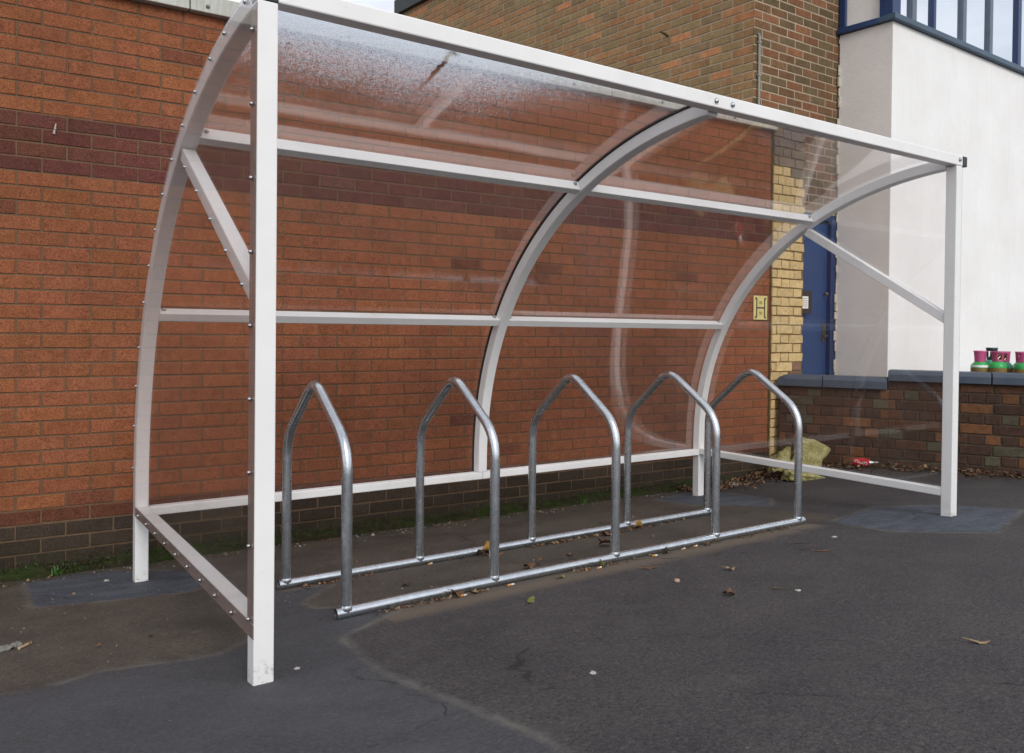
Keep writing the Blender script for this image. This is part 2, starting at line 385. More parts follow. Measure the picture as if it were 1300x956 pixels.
# end return (faces the yard) and the mortar body
REND = 5.105
a0 = WO - WNn*.006; body = MB()
def wbox(mb, s0, s1, o0, o1, z0, z1, m):
    """box between offsets o0 (behind) and o1 (front) of the red wall plane"""
    P = [wallpt(s, z, o) for z in (z0, z1) for s, o in ((s0, o1), (s1, o1), (s1, o0), (s0, o0))]
    mb.add(P, [(0,3,2,1),(4,5,6,7),(0,1,5,4),(1,2,6,5),(2,3,7,6),(3,0,4,7)], m)
wbox(mb, -7.0, REND, -.10, -.0065, -.6, 2.755, 1)
bricks(mb, cols, wallpt(REND, 0, -.006), -WNn, WD, 0.0, .094, ZB-.075*29, 2.755, .075, .225, red_col, zoff=ZB, s_off=.0)
wbox(mb, -7.0, 4.80, -6.0, -.102, -.6, 2.735, 1)
finish_bricks(mb, cols + [(.3,.3,.3)]*0, 'wall', [B_RED, M_RED], bld)
def mk_fascia():
    t = NT('painted_fascia'); v = t.obj(); n = t.noise(5, 6, .65, v); m = t.n('Mapping'); m.inputs['Scale'].default_value = (6, 6, .8); t.l(v, m.inputs['Vector']); n2 = t.noise(6, 5, .7, m.outputs[0])
    c = t.mix(t.mapr(n2, .35, .7), (.50, .51, .47), (.34, .345, .31)); c = t.mix(t.mapr(n, .62, .75, 0, .7), c, (.24, .22, .18))
    t.bsdf(c, .6, 0, t.bump(n2, .15, .003)); return t.mat
FASC = mk_fascia(); FIXM = simple('dull_fixing', (.12, .12, .11), .5, .6)
mb = MB()
for s0, s1 in ((-7.02, -3.37), (-3.364, .33), (.336, 3.3), (3.306, 5.13)):
    wbox(mb, s0, s1, -.14, .045, 2.757, 2.853, 0)
mb.build('fascia', FASC, bld, bevel=.004)
mb = MB(); wbox(mb, -7.0, 4.8, -6.02, -.142, 2.737, 2.80, 0); mb.build('roof', simple('bitumen_roof', (.05, .05, .052), .9), bld)
for s in (-1.35, -.55, .426, 1.25, 2.1, 2.95, 3.8, 4.6):
    ax = Matrix((WD, Vector((0,0,1)), WNn)).transposed(); mb = MB(); mb.lathe([(.011, 0), (.011, .004), (.006, .008)], wallpt(s, 2.79, .045), 10, ax=ax); mb.build('fixing', FIXM, bld, smooth=True)
# small loose fixing left in the dark band
mb = MB(); mb.tube([wallpt(-.312, 2.021, -.004), wallpt(-.312, 2.018, .016)], .005, 8); mb.tube([wallpt(-.318, 1.99, .004), wallpt(-.309, 2.045, .005)], [.006, .003], 8)
mb.build('wall_plug', simple('pale_filler', (.42, .37, .33), .8), bld, smooth=True)

# ------------------------------------------------------------------ brown brick tower
TC = Vector((4.903, 2.267, 0)); TA = rad(96); TLd = Vector((math.cos(TA), math.sin(TA), 0)); TLn = Vector((-math.sin(TA)*1.0, math.cos(TA), 0)) * 1.0
TLn = Vector((math.cos(TA+math.pi/2), math.sin(TA+math.pi/2), 0))      # outward, to the left
TT = 5.34; TDEP = 5.62
B_TWR = mk_brick('brown_stock_brick', (.62, .58, .52), .82, 1.2, .4, sc=.6)
M_TWR = mk_mortar('pale_mortar', (.42, .33, .235))
twr = empty('brick_tower', (5.5, 2.3, -.25), 'tall brown and olive brick block rising behind the low orange building', 'building')
def twr_col(s, z, k, wd):
    r = rng.random()
    if r < .40: c = np.array([.215, .135, .072])
    elif r < .70: c = np.array([.190, .142, .078])
    elif r < .90: c = np.array([.245, .132, .068])
    elif r < .95: c = np.array([.30, .145, .072])
    else: c = np.array([.17, .128, .075])
    return tuple(c*rng.uniform(.88, 1.12)*1.66*np.array([1.04, .98, .90]))
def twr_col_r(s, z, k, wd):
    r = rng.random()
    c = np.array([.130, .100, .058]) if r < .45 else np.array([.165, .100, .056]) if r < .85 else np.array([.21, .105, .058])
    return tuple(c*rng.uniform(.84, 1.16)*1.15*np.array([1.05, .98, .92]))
mb = MB(); cols = []
bricks(mb, cols, TC - TLn*.0045, TLd, TLn, 0.0, TDEP, 2.70, TT, .075, .225, twr_col, zoff=.03, s_off=.11, depth=.0025, joint=.012)
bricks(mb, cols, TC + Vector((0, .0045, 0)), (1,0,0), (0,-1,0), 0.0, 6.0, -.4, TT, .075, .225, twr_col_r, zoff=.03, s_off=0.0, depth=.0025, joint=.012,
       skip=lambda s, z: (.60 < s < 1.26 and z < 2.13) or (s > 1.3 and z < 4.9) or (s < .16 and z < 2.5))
P0 = TC + Vector((.004, .0065, 0)) - TLn*.002; PB = P0 + TLd*TDEP
def quadprism(mb, A, B, C_, D_, z0, z1, m):
    P = [Vector((p.x, p.y, z)) for z in (z0, z1) for p in (A, B, C_, D_)]
    mb.add(P, [(0,1,2,3),(7,6,5,4),(0,4,5,1),(1,5,6,2),(2,6,7,3),(3,7,4,0)], m)
DX0, DX1, DTOP = 5.548, 6.14, 2.115
A = Vector((4.909, 2.2720, 0)); quadprism(mb, A, Vector((DX0, 2.2720, 0)), Vector((DX0, 7.85, 0)), A + TLd*(TDEP-.01), -.6, TT-.004, 1)
quadprism(mb, Vector((DX0, 2.2720, 0)), Vector((10.9, 2.2720, 0)), Vector((10.9, 7.85, 0)), Vector((DX0, 7.85, 0)), DTOP, TT-.004, 1)
quadprism(mb, Vector((DX1, 2.2720, 0)), Vector((10.9, 2.2720, 0)), Vector((10.9, 7.85, 0)), Vector((DX1, 7.85, 0)), -.6, DTOP-.0005, 1)
finish_bricks(mb, cols, 'wall', [B_TWR, M_TWR], twr)
mb = MB(); mb.box((4.30, 2.20, TT), (10.95, 7.98, TT+.20)); 
# roof edge follows the canted left face
mb = MB(); A = TC + TLn*.05 + Vector((0, -.07, 0)); Bq = TC + TLn*.05 + TLd*(TDEP+.06)
quadprism(mb, A, Vector((10.95, A.y, 0)), Vector((10.95, Bq.y, 0)), Bq, TT, TT+.20, 0)
mb.build('roof_edge', simple('dark_slate_fascia', (.045, .048, .05), .7), twr, bevel=.006)
# older brickwork pier by the door, painted yellow lower down
M_PIER = mk_mortar('dark_old_mortar', (.24, .165, .075))
def mk_pier():
    t = NT('painted_old_brick'); v = t.obj(); at = t.n('Attribute', attribute_name='bc'); n1 = t.noise(90, 4, .7, v); n2 = t.noise(24, 4, .6, v)
    c = t.mix(t.mapr(n1, .32, .62), .68, 1.0); c = t.mix(1., at.outputs['Vector'], c, 'MULTIPLY'); c = t.mix(1., c, t.mapr(n2, .3, .7, .85, 1.12), 'MULTIPLY')
    t.bsdf(c, .75, 0, t.bump(t.math('ADD', n1, n2), .6, .005), .3); return t.mat
B_PIER = mk_pier()
def pier_col(s, z, k, wd):
    top = 2.42 + .12*math.sin(s*17)
    if z > top: return tuple(np.array([.22, .165, .115])*rng.uniform(.75, 1.2))
    if z < .78 and s > .26: return tuple(np.array([.24, .135, .09])*rng.uniform(.7, 1.2))
    if z < .86 and .20 < s < .30: return tuple(np.array([.22, .15, .13])*rng.uniform(.8, 1.2))
    if .36 < z < .62 and rng.random() < .5: return (.44, .33, .14)
    return tuple(np.array([.70, .52, .25])*rng.uniform(.88, 1.08))
PX0, PX1 = 5.118, 5.545
pier = MB(); cols = []
bricks(pier, cols, (PX0, 2.215, 0), (1,0,0), (0,-1,0), 0.0, PX1-PX0, -.3, 2.86, .0815, .228, pier_col, zoff=.02, bond='flemish', joint=.011, depth=.009, jit=.004, s_off=.06)
pier.box((PX0, 2.2155, -.5), (PX1, 2.27, 2.86), 1)
def pier_side(s, z, k, wd): return pier_col(.1, z, k, wd)
bricks(pier, cols, (PX1, 2.2155, 0), (0,1,0), (1,0,0), 0.0, .045, -.3, 2.12, .0815, .228, pier_side, zoff=.02, joint=.011, depth=.004, jit=.002)
# keep face colours aligned (mortar box was added in the middle)
nb = 9
cf = []; it = iter(cols)
for m in pier.m: cf.append(next(it) if m == 0 else (.2, .15, .1))
finish_bricks(pier, cf, 'painted_pier', [B_PIER, M_PIER], twr)
# blue door
BLUE = simple('navy_door_paint', (.014, .050, .150), .45, 0, .12, 3, .08)
BLUED = simple('navy_frame_paint', (.008, .032, .105), .5, 0, .15, 3, .08)
mb = MB(); mb.box((5.60, 2.305, -.28), (6.03, 2.345, 2.055)); mb.box((5.60, 2.3035, .98), (6.03, 2.3045, .985))
door = mb.build('door', BLUE, twr, bevel=.003)
mb = MB(); mb.box((5.549, 2.262, -.3), (5.599, 2.36, 2.114)); mb.box((6.031, 2.262, -.3), (6.139, 2.36, 2.114)); mb.box((5.5995, 2.264, 2.056), (6.0305, 2.36, 2.113))
mb.build('frame', BLUED, door, bevel=.004)
mb = MB(); mb.tube([(5.985, 2.305, 1.378), (5.985, 2.27, 1.378)], .008, 10); mb.lathe([(.0, 0), (.016, 0), (.016, .006), (.011, .010), (0, .010)], (5.985, 2.27, 1.378), 14, ax=Matrix.Rotation(rad(90), 3, 'X'))
mb.build('knob', simple('dull_brass_knob', (.16, .13, .075), .4, .8), door, smooth=True); mb = MB()
mb.box((5.965, 2.298, .93), (6.005, 2.305, 1.10)); mb.tube([(5.985, 2.30, .99), (5.985, 2.262, .99), (5.93, 2.262, .985)], .008, 8)
mb.build('handle', simple('dull_brass', (.16, .13, .075), .4, .8), door, smooth=True)
mb = MB(); mb.box((5.551, 2.248, 1.19), (5.73, 2.262, 1.40)); nb_ = mb.build('notice_board', simple('dark_board', (.030, .022, .024), .6), door, bevel=.003)
mb = MB(); mb.box((5.556, 2.245, 1.235), (5.672, 2.248, 1.345), 0)
for r in range(5):
    z = 1.325 - r*.017; x = 5.566
    while x < 5.655:
        wd = random.uniform(.006, .018); mb.box((x, 2.2443, z-.003), (min(x+wd, 5.66), 2.2450, z+.003), 1); x += wd+.006
mb.build('paper_notice', [simple('notice_paper', (.78, .77, .72), .7), simple('notice_ink', (.20, .20, .20), .8)], door)
# thin conduit up the corner, and the old stub of pipe
mb = MB(); mb.tube([(4.955, 2.25, 2.86), (4.953, 2.25, 3.56)], .011, 10); mb.tube([(4.953, 2.25, 3.56), (4.953, 2.262, 3.575)], [.011, .008], 10)
for z in (2.95, 3.22, 3.50): mb.box((4.938, 2.238, z-.008), (4.970, 2.262, z+.008))
mb.build('conduit', simple('grey_conduit', (.26, .25, .22), .6), twr, smooth=True)
pc = TC + TLd*.944 + Vector((0, 0, 3.80))
mb = MB(); mb.tube([pc - TLn*.02, pc + TLn*.05 + Vector((0, -.02, .0)), pc + TLn*.12 + Vector((.0, -.02, .004))], [.012, .012, .010], 8)
mb.build('pipe_stub', simple('mossy_iron', (.085, .072, .03), .9, 0, .4, 60, .3), twr, smooth=True)

# ------------------------------------------------------------------ white rendered building
def mk_render():
    t = NT('white_painted_render'); v = t.obj(); n = t.noise(1.6, 7, .65, v); n2 = t.noise(90, 4, .65, v); n3 = t.noise(14, 5, .7, v)
    m = t.n('Mapping'); m.inputs['Scale'].default_value = (8, 8, .5); t.l(v, m.inputs['Vector']); n4 = t.noise(3, 5, .7, m.outputs[0])
    c = t.mix(t.mapr(n, .35, .7), (.87, .875, .875), (.79, .79, .785)); c = t.mix(t.mapr(n4, .5, .75, 0, .35), c, (.70, .69, .67))
    c = t.mix(t.mapr(n3, .72, .78, 0, .4), c, (.52, .49, .46))
    t.bsdf(c, .8, 0, t.bump(t.math('ADD', n2, t.math('MULTIPLY', n3, 1.5)), .30, .006), .3); return t.mat
def mk_render_shade():  # same white render, with the left face's shade put into a darker, warmer colour
    t = NT('shaded_white_render'); v = t.obj(); n = t.noise(1.6, 7, .65, v); n2 = t.noise(90, 4, .65, v); n3 = t.noise(14, 5, .7, v)
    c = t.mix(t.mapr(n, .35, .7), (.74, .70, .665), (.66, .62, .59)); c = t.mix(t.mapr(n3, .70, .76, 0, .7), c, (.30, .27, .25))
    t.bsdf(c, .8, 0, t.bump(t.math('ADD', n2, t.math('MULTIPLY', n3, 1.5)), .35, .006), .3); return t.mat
REN = mk_render(); REN_SHADE = mk_render_shade()
KX, KY = 6.153, 1.758       # front left corner
XL = 6.103                   # left face meets the tower
XR, ZS = 12.5, 3.80
wb = empty('rendered_building', (8.5, 1.8, -.25), 'white rendered building with a strip of blue framed windows above its plain wall', 'building')
YB = 2.2575
def corner_fn(x, off=0): return KY - (x-KX)*math.tan(rad(-1)) if False else KY + (x-KX)*.0175
mb = MB()
quadprism(mb, Vector((KX, KY, 0)), Vector((XR, corner_fn(XR), 0)), Vector((XR, YB, 0)), Vector((XL, YB, 0)), -.6, ZS, 0)
ob = mb.build('wall', [REN, REN_SHADE], wb, bevel=.006)
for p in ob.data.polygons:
    if p.normal.x < -.9: p.material_index = 1  # left face takes the shaded copy of the render
# ragged render edge against the tower and door frame
mb = MB(); zz = -.3
while zz < 3.72:
    h = random.uniform(.03, .11); d_ = random.uniform(.002, .026)
    if random.random() < .8:
        mb.box((XL-d_-.004, YB-random.uniform(.006, .02), zz), (XL+.01, YB-.0004, zz+h*.9))
    zz += h
tag(mb.build('render_edge', simple('crumbly_render', (.50, .47, .37), .95, 0, .3, 60, .5), wb, bevel=.003), kind='stuff')
BSILL = simple('blue_grey_sill_paint', (.045, .085, .135), .45, 0, .25, 5, .1)
NAVY = simple('navy_window_paint', (.010, .034, .115), .4, 0, .15, 5, .06)
GREYB = simple('grey_blue_mullion', (.10, .13, .18), .4, 0, .2, 5, .06)
mb = MB()
fo = .045
quadprism(mb, Vector((KX-fo+.002, KY-fo, 0)), Vector((XR, corner_fn(XR)-fo, 0)), Vector((XR, corner_fn(XR)+.12, 0)), Vector((KX-fo+.002, KY+.1195, 0)), ZS+.001, ZS+.055, 0)
mb.build('sill', BSILL, wb, bevel=.006)
mb = MB(); quadprism(mb, Vector((KX-fo, KY+.12, 0)), Vector((KX+.2, KY+.12, 0)), Vector((XL+.2, YB, 0)), Vector((XL-fo, YB, 0)), ZS+.0015, ZS+.0545, 0)
mb.build('sill', NAVY, wb, bevel=.005)
# upper storey: infill on the left return in the shaded render tone, glazing along the front
ZG0, ZG1 = ZS+.056, 5.0
mb = MB(); quadprism(mb, Vector((KX+.03, KY+.13, 0)), Vector((KX+.12, KY+.13, 0)), Vector((XL+.12, YB, 0)), Vector((XL+.02, YB, 0)), ZG0, ZG1, 0)
ob = mb.build('infill_panel', REN_SHADE, wb)
mb = MB(); quadprism(mb, Vector((KX-.008, KY+.001, 0)), Vector((KX+.12, KY+.001, 0)), Vector((KX+.12, KY+.128, 0)), Vector((KX-.010, KY+.128, 0)), ZG0, ZG1, 0)
mb.build('corner_post', NAVY, wb, bevel=.004)
mb = MB(); mb.box((XL-.012, YB-.062, ZG0), (XL+.018, YB-.0005, ZG1)); mb.build('corner_post', NAVY, wb, bevel=.004)
def mk_winglass():
    t = NT('window_glass'); v = t.obj(); n = t.noise(1.2, 2, .5, v)
    g = t.n('BsdfGlossy', _Roughness=.02); g.inputs['Color'].default_value = (.86, .90, .96, 1)
    d = t.n('BsdfPrincipled', _Roughness=.1); d.inputs['Base Color'].default_value = (.05, .06, .08, 1)
    t.l(t.bump(n, .05, .05), g.inputs['Normal'])
    lw = t.n('LayerWeight', _Blend=.5); m = t.n('MixShader'); t.l(t.mapr(lw.outputs['Facing'], 0, 1, .68, .95), m.inputs[0]); t.l(d.outputs[0], m.inputs[1]); t.l(g.outputs[0], m.inputs[2]); t.l(m.outputs[0], t.out.inputs[0])
    return t.mat
WGL = mk_winglass()
BLIND = simple('pale_blind', (.78, .79, .80), .8)
mull = [KX+.12, 6.51, 6.87, 7.435, 7.983, 8.612, 9.2, 9.78, 10.36, 10.94, 11.52, XR]
mw = [0, .075, .045, .07, .065, .075, .07, .07, .07, .07, .07, 0]
for i in range(len(mull)-1):
    x0 = mull[i] + mw[i]/2; x1 = mull[i+1] - mw[i+1]/2
    mb = MB(); e = .0
    if i: pass
    def fr(a, b, z0, z1, dy0=.0, dy1=.07): quadprism(mb, Vector((a, corner_fn(a)+dy0, 0)), Vector((b, corner_fn(b)+dy0, 0)), Vector((b, corner_fn(b)+dy1, 0)), Vector((a, corner_fn(a)+dy1, 0)), z0, z1, 0)
    fr(x0+.0005, x1-.0005, ZG0+.001, ZG0+.03, .012); fr(x0+.0005, x1-.0005, ZG1-.05, ZG1-.001, .012)
    if i+1 < len(mull)-1: fr(mull[i+1]-mw[i+1]/2-.0006, mull[i+1]+mw[i+1]/2, ZG0, ZG1)
    else: fr(x1-.04, x1-.001, ZG0+.0005, ZG1-.0005, .005)
    wf = mb.build('window', NAVY if i in (1, 4) else GREYB, wb, bevel=.004)
    mb = MB(); quadprism(mb, Vector((x0, corner_fn(x0)+.03, 0)), Vector((x1, corner_fn(x1)+.03, 0)), Vector((x1, corner_fn(x1)+.036, 0)), Vector((x0, corner_fn(x0)+.036, 0)), ZG0+.03, ZG1-.05, 0)
    mb.build('pane', WGL, wf)
mb = MB(); quadprism(mb, Vector((KX-.05, KY-.08, 0)), Vector((XR+.05, corner_fn(XR)-.08, 0)), Vector((XR+.05, YB, 0)), Vector((XL-.05, YB, 0)), ZG1+.001, ZG1+.22, 0)
mb.build('roof', simple('roof_trim', (.30, .31, .33), .7), wb)

# ------------------------------------------------------------------ low wall with blue brick coping
lw = empty('low_wall', (5.75, 1.0, -.1), 'low old red and brown brick yard wall with slate blue coping stones', 'wall')
LD = Vector((LWD.x, LWD.y, 0)); LN = Vector((LWN.x, LWN.y, 0)); LP = Vector((LWP.x, LWP.y, 0))
gr2 = (-.16, .10, .22, (.030, .030, .016))
B_OLD = mk_brick('old_red_brick', (.45, .40, .38), .70, 1.25, .75, sc=.7, grime=gr2)
M_OLD = mk_mortar('old_wall_mortar', (.115, .09, .066), grime=gr2)
def old_col(s, z, k, wd):
    r = rng.random()
    c = np.array([.085, .042, .030]) if r < .42 else np.array([.125, .055, .032]) if r < .66 else np.array([.205, .082, .038]) if r < .82 else np.array([.11, .085, .055])
    return tuple(c*rng.uniform(.86, 1.12)*np.array([.90, 1.05, 1.08]))
mb = MB(); cols = []; STEP = .858
zc1, zc2 = .556, .628
bricks(mb, cols, LP - LN*.008, LD, LN, 0.0, STEP, -.5, zc1, .0805, .228, old_col, zoff=-.008, bond='english', joint=.011, depth=.008, jit=.003, s_off=.05)
bricks(mb, cols, LP - LN*.008, LD, LN, STEP, 4.6, -.5, zc2, .0805, .228, old_col, zoff=-.008, bond='english', joint=.011, depth=.008, jit=.003, s_off=.05)
bricks(mb, cols, LP + LN*.0, -LN, -LD, 0.01, .22, -.5, zc1, .0805, .228, old_col, zoff=-.008, bond='stretcher', joint=.011, depth=.008, jit=.003)
cf = list(cols)
def lbox(mb, s0, s1, o0, o1, z0, z1, m):
    P = [LP + LD*s + LN*o + Vector((0,0,z)) for z in (z0, z1) for s, o in ((s0, o1), (s1, o1), (s1, o0), (s0, o0))]
    mb.add(P, [(0,3,2,1),(4,5,6,7),(0,1,5,4),(1,2,6,5),(2,3,7,6),(3,0,4,7)], m)
lbox(mb, .008, STEP, -.225, -.009, -.6, zc1-.002, 1); lbox(mb, STEP+.0005, 4.6, -.225, -.009, -.6, zc2-.002, 1)
finish_bricks(mb, cf, 'wall', [B_OLD, M_OLD], lw)
def mk_coping():
    t = NT('blue_engineering_brick'); v = t.obj(); n = t.noise(6, 6, .65, v); n2 = t.noise(120, 3, .6, v)
    at = t.n('ObjectInfo')
    c = t.mix(t.mapr(n, .35, .7), (.040, .060, .090), (.075, .090, .115)); c = t.mix(t.mapr(at.outputs['Random'], 0, 1, 0, .5), c, (.030, .050, .095))
    c = t.mix(t.mapr(n2, .66, .76, 0, .6), c, (.16, .16, .15))
    t.bsdf(c, t.mapr(n, .3, .7, .45, .7), 0, t.bump(n2, .15, .003)); return t.mat
COP = mk_coping()
def coping(s0, s1, zb, zt, round_start=False):
    prof = [(.03, zb), (.03, zt-.03), (.018, zt-.010), (.0, zt), (-.225, zt), (-.243, zt-.010), (-.255, zt-.03), (-.255, zb)]
    P = []; n = len(prof); mb = MB(); ss = [s0, s0+.02, s0+.07, s1] if round_start else [s0, s1]; dz = [-.055, -.022, 0, 0] if round_start else [0, 0]
    for s, d_ in zip(ss, dz):
        for o, z in prof: P.append(LP + LD*s + LN*o + Vector((0, 0, z + (d_ if z > zb+.01 else 0))))
    fs = [(i*n+j, i*n+(j+1) % n, (i+1)*n+(j+1) % n, (i+1)*n+j) for i in range(len(ss)-1) for j in range(n)] + [tuple(range(n)), tuple((len(ss)-1)*n+j for j in range(n))]
    mb.add(P, fs); mb.build('coping_stone', COP, lw, bevel=.005)
coping(-.03, .345, zc1, .651, True); coping(.352, STEP-.012, zc1, .651)
s = STEP - .006; i = 0
for e in (1.58, 2.30, 3.02, 3.75, 4.62): 
    # second joint of the higher run falls near the gas bottles
    coping(s, e-.004, zc2, .715); s = e+.004

# ------------------------------------------------------------------ bicycle shelter
Lx, D, HW = 3.835, 1.848, .03
sh = empty('bicycle_shelter', (Lx/2, .9, -.1), 'white steel framed bike shelter with a curved clear plastic roof, back and sides', 'bike shelter')
NARC = 72
def outer(t_):
    c_, s_ = max(math.cos(t_), 0), max(math.sin(t_), 0)
    return (-.12 + 2.0*c_**(2/2.1), .2 + 1.79*s_**(2/2.1))
def arc_points(zlow, off=0.0, t_end=None):
    """outer line from the bottom leg up over to the front; returns (y, z, ny, nz) with n outward"""
    pts = [(1.88, zlow)]
    if zlow < .2: pts += [(1.88, z) for z in np.linspace(zlow, .2, 3)[1:]]
    for i in range(1, NARC+1):
        y, z = outer(i/NARC*math.pi/2)
        if y < .034: break
        pts.append((y, z))
    y, z = pts[-1]; pts.append((.031, z + .0005))
    P = np.array(pts); T = np.gradient(P, axis=0); T /= np.linalg.norm(T, axis=1)[:, None]
    N = np.stack([T[:, 1], -T[:, 0]], 1)          # outward (away from the shelter inside)
    return P + N*off, N
def arc_obj(name, x0, x1, r0, r1, zlow, mat, parent, ch=.004):
    P, N = arc_points(zlow); mb = MB(); pts = []; frs = []
    for (y, z), (ny, nz_) in zip(P, N):
        pts.append(Vector(((x0+x1)/2, y, z))); frs.append((Vector((1,0,0)), Vector((0, ny, nz_))))
    a, b = (x1-x0)/2, 0
    if ch: prof = [(-a+ch, r0), (a-ch, r0), (a, r0+ch), (a, r1-ch), (a-ch, r1), (-a+ch, r1), (-a, r1-ch), (-a, r0+ch)]
    else: prof = [(-a, r0), (a, r0), (a, r1), (-a, r1)]
    mb.sweep(pts, prof, frs); return mb.build(name, mat, parent, smooth=True, angle=30)
def post(name, x, y, z1, parent=sh, hw=HW):
    mb = MB(); mb.box((x-hw, y-hw, gz(x, y)-.08), (x+hw, y+hw, z1)); return mb.build(name, WHITE, parent, bevel=.004)
post('front_post', 0, 0, 1.9385); post('front_post', Lx, 0, 1.9385)
for x in (0, Lx):
    arc_obj('curved_frame', x-HW, x+HW, -.06, 0, gz(x, 1.85)-.08, WHITE, sh)
arc_obj('curved_frame', Lx/2-HW, Lx/2+HW, -.06, 0, .145, WHITE, sh)
arc_obj('rubber_seal', Lx/2-.036, Lx/2+.036, .001, .010, .12, RUBBER, sh, 0)
# front beam and its end caps
mb = MB(); mb.box((HW+.001, -HW, 1.940), (Lx+HW+.003, HW, 1.997)); beam = mb.build('front_beam', WHITE, sh, bevel=.005)
for x0, x1 in ((-HW, HW), (Lx+HW+.004, Lx+HW+.052)):
    mb = MB(); mb.box((x0+.001, -HW+.001, 1.9405), (x1, HW-.001, 1.9965)); mb.build('end_cap', BLACKP, sh, bevel=.003)
# purlins follow the curve
def tparam(y_):
    lo, hi = 0, math.pi/2
    for _ in range(50):
        m = (lo+hi)/2
        if outer(m)[0] > y_: lo = m
        else: hi = m
    return (lo+hi)/2
def purlin(t_, wt_, th, name='cross_rail'):
    y, z = outer(t_); y2, z2 = outer(t_+.01); T = Vector((0, y2-y, z2-z)).normalized(); N = Vector((0, T.z, -T.y))
    if N.y < 0: N = -N
    r = []
    for x0, x1 in ((HW+.001, Lx/2-HW-.001), (Lx/2+HW+.001, Lx-HW-.001)):
        mb = MB(); P = []
        for x in (x0, x1):
            for a, b in ((-wt_, -th), (0, -th), (0, -.002), (-wt_, -.002)): P.append(Vector((x, y, z)) + T*a + N*b)
        mb.add(P, [(0,1,2,3),(7,6,5,4),(0,4,5,1),(1,5,6,2),(2,6,7,3),(3,7,4,0)]); r.append((mb.build(name, WHITE, sh, bevel=.003), T, N, y, z))
    return r
r1 = purlin(tparam(.895), .042, .052); r2 = purlin(tparam(1.644), .042, .052)
for x0, x1 in ((HW+.001, Lx/2-.001), (Lx/2+.001, Lx-HW-.001)):
    mb = MB(); mb.box((x0, 1.8195, .100), (x1, 1.874, .1425)); mb.build('cross_rail', WHITE, sh, bevel=.004)
# side rails and braces
for x in (0, Lx):
    mb = MB(); mb.box((x-HW+.002, HW+.001, .107), (x+HW-.002, 1.8185, .150)); mb.build('side_rail', WHITE, sh, bevel=.004)
    A, B = Vector((x, .935, 1.665)), Vector((x, .031, 1.098)); dz = Vector((0, 0, .0)); T = (B-A).normalized(); N = Vector((0, -T.z, T.y))
    mb = MB(); P = []
    for p, cut in ((A, 0), (B, 0)):
        for a, b in ((-.024, -.025), (.024, -.025), (.024, .025), (-.024, .025)):
            q = p + Vector((a, 0, 0)) + N*b
            if p is B: q += T*((.031 - q.y)/T.y)       # mitre against the post
            P.append(q)
    mb.add(P, [(0,1,2,3),(7,6,5,4),(0,4,5,1),(1,5,6,2),(2,6,7,3),(3,7,4,0)]); mb.build('brace', WHITE, sh, bevel=.003)
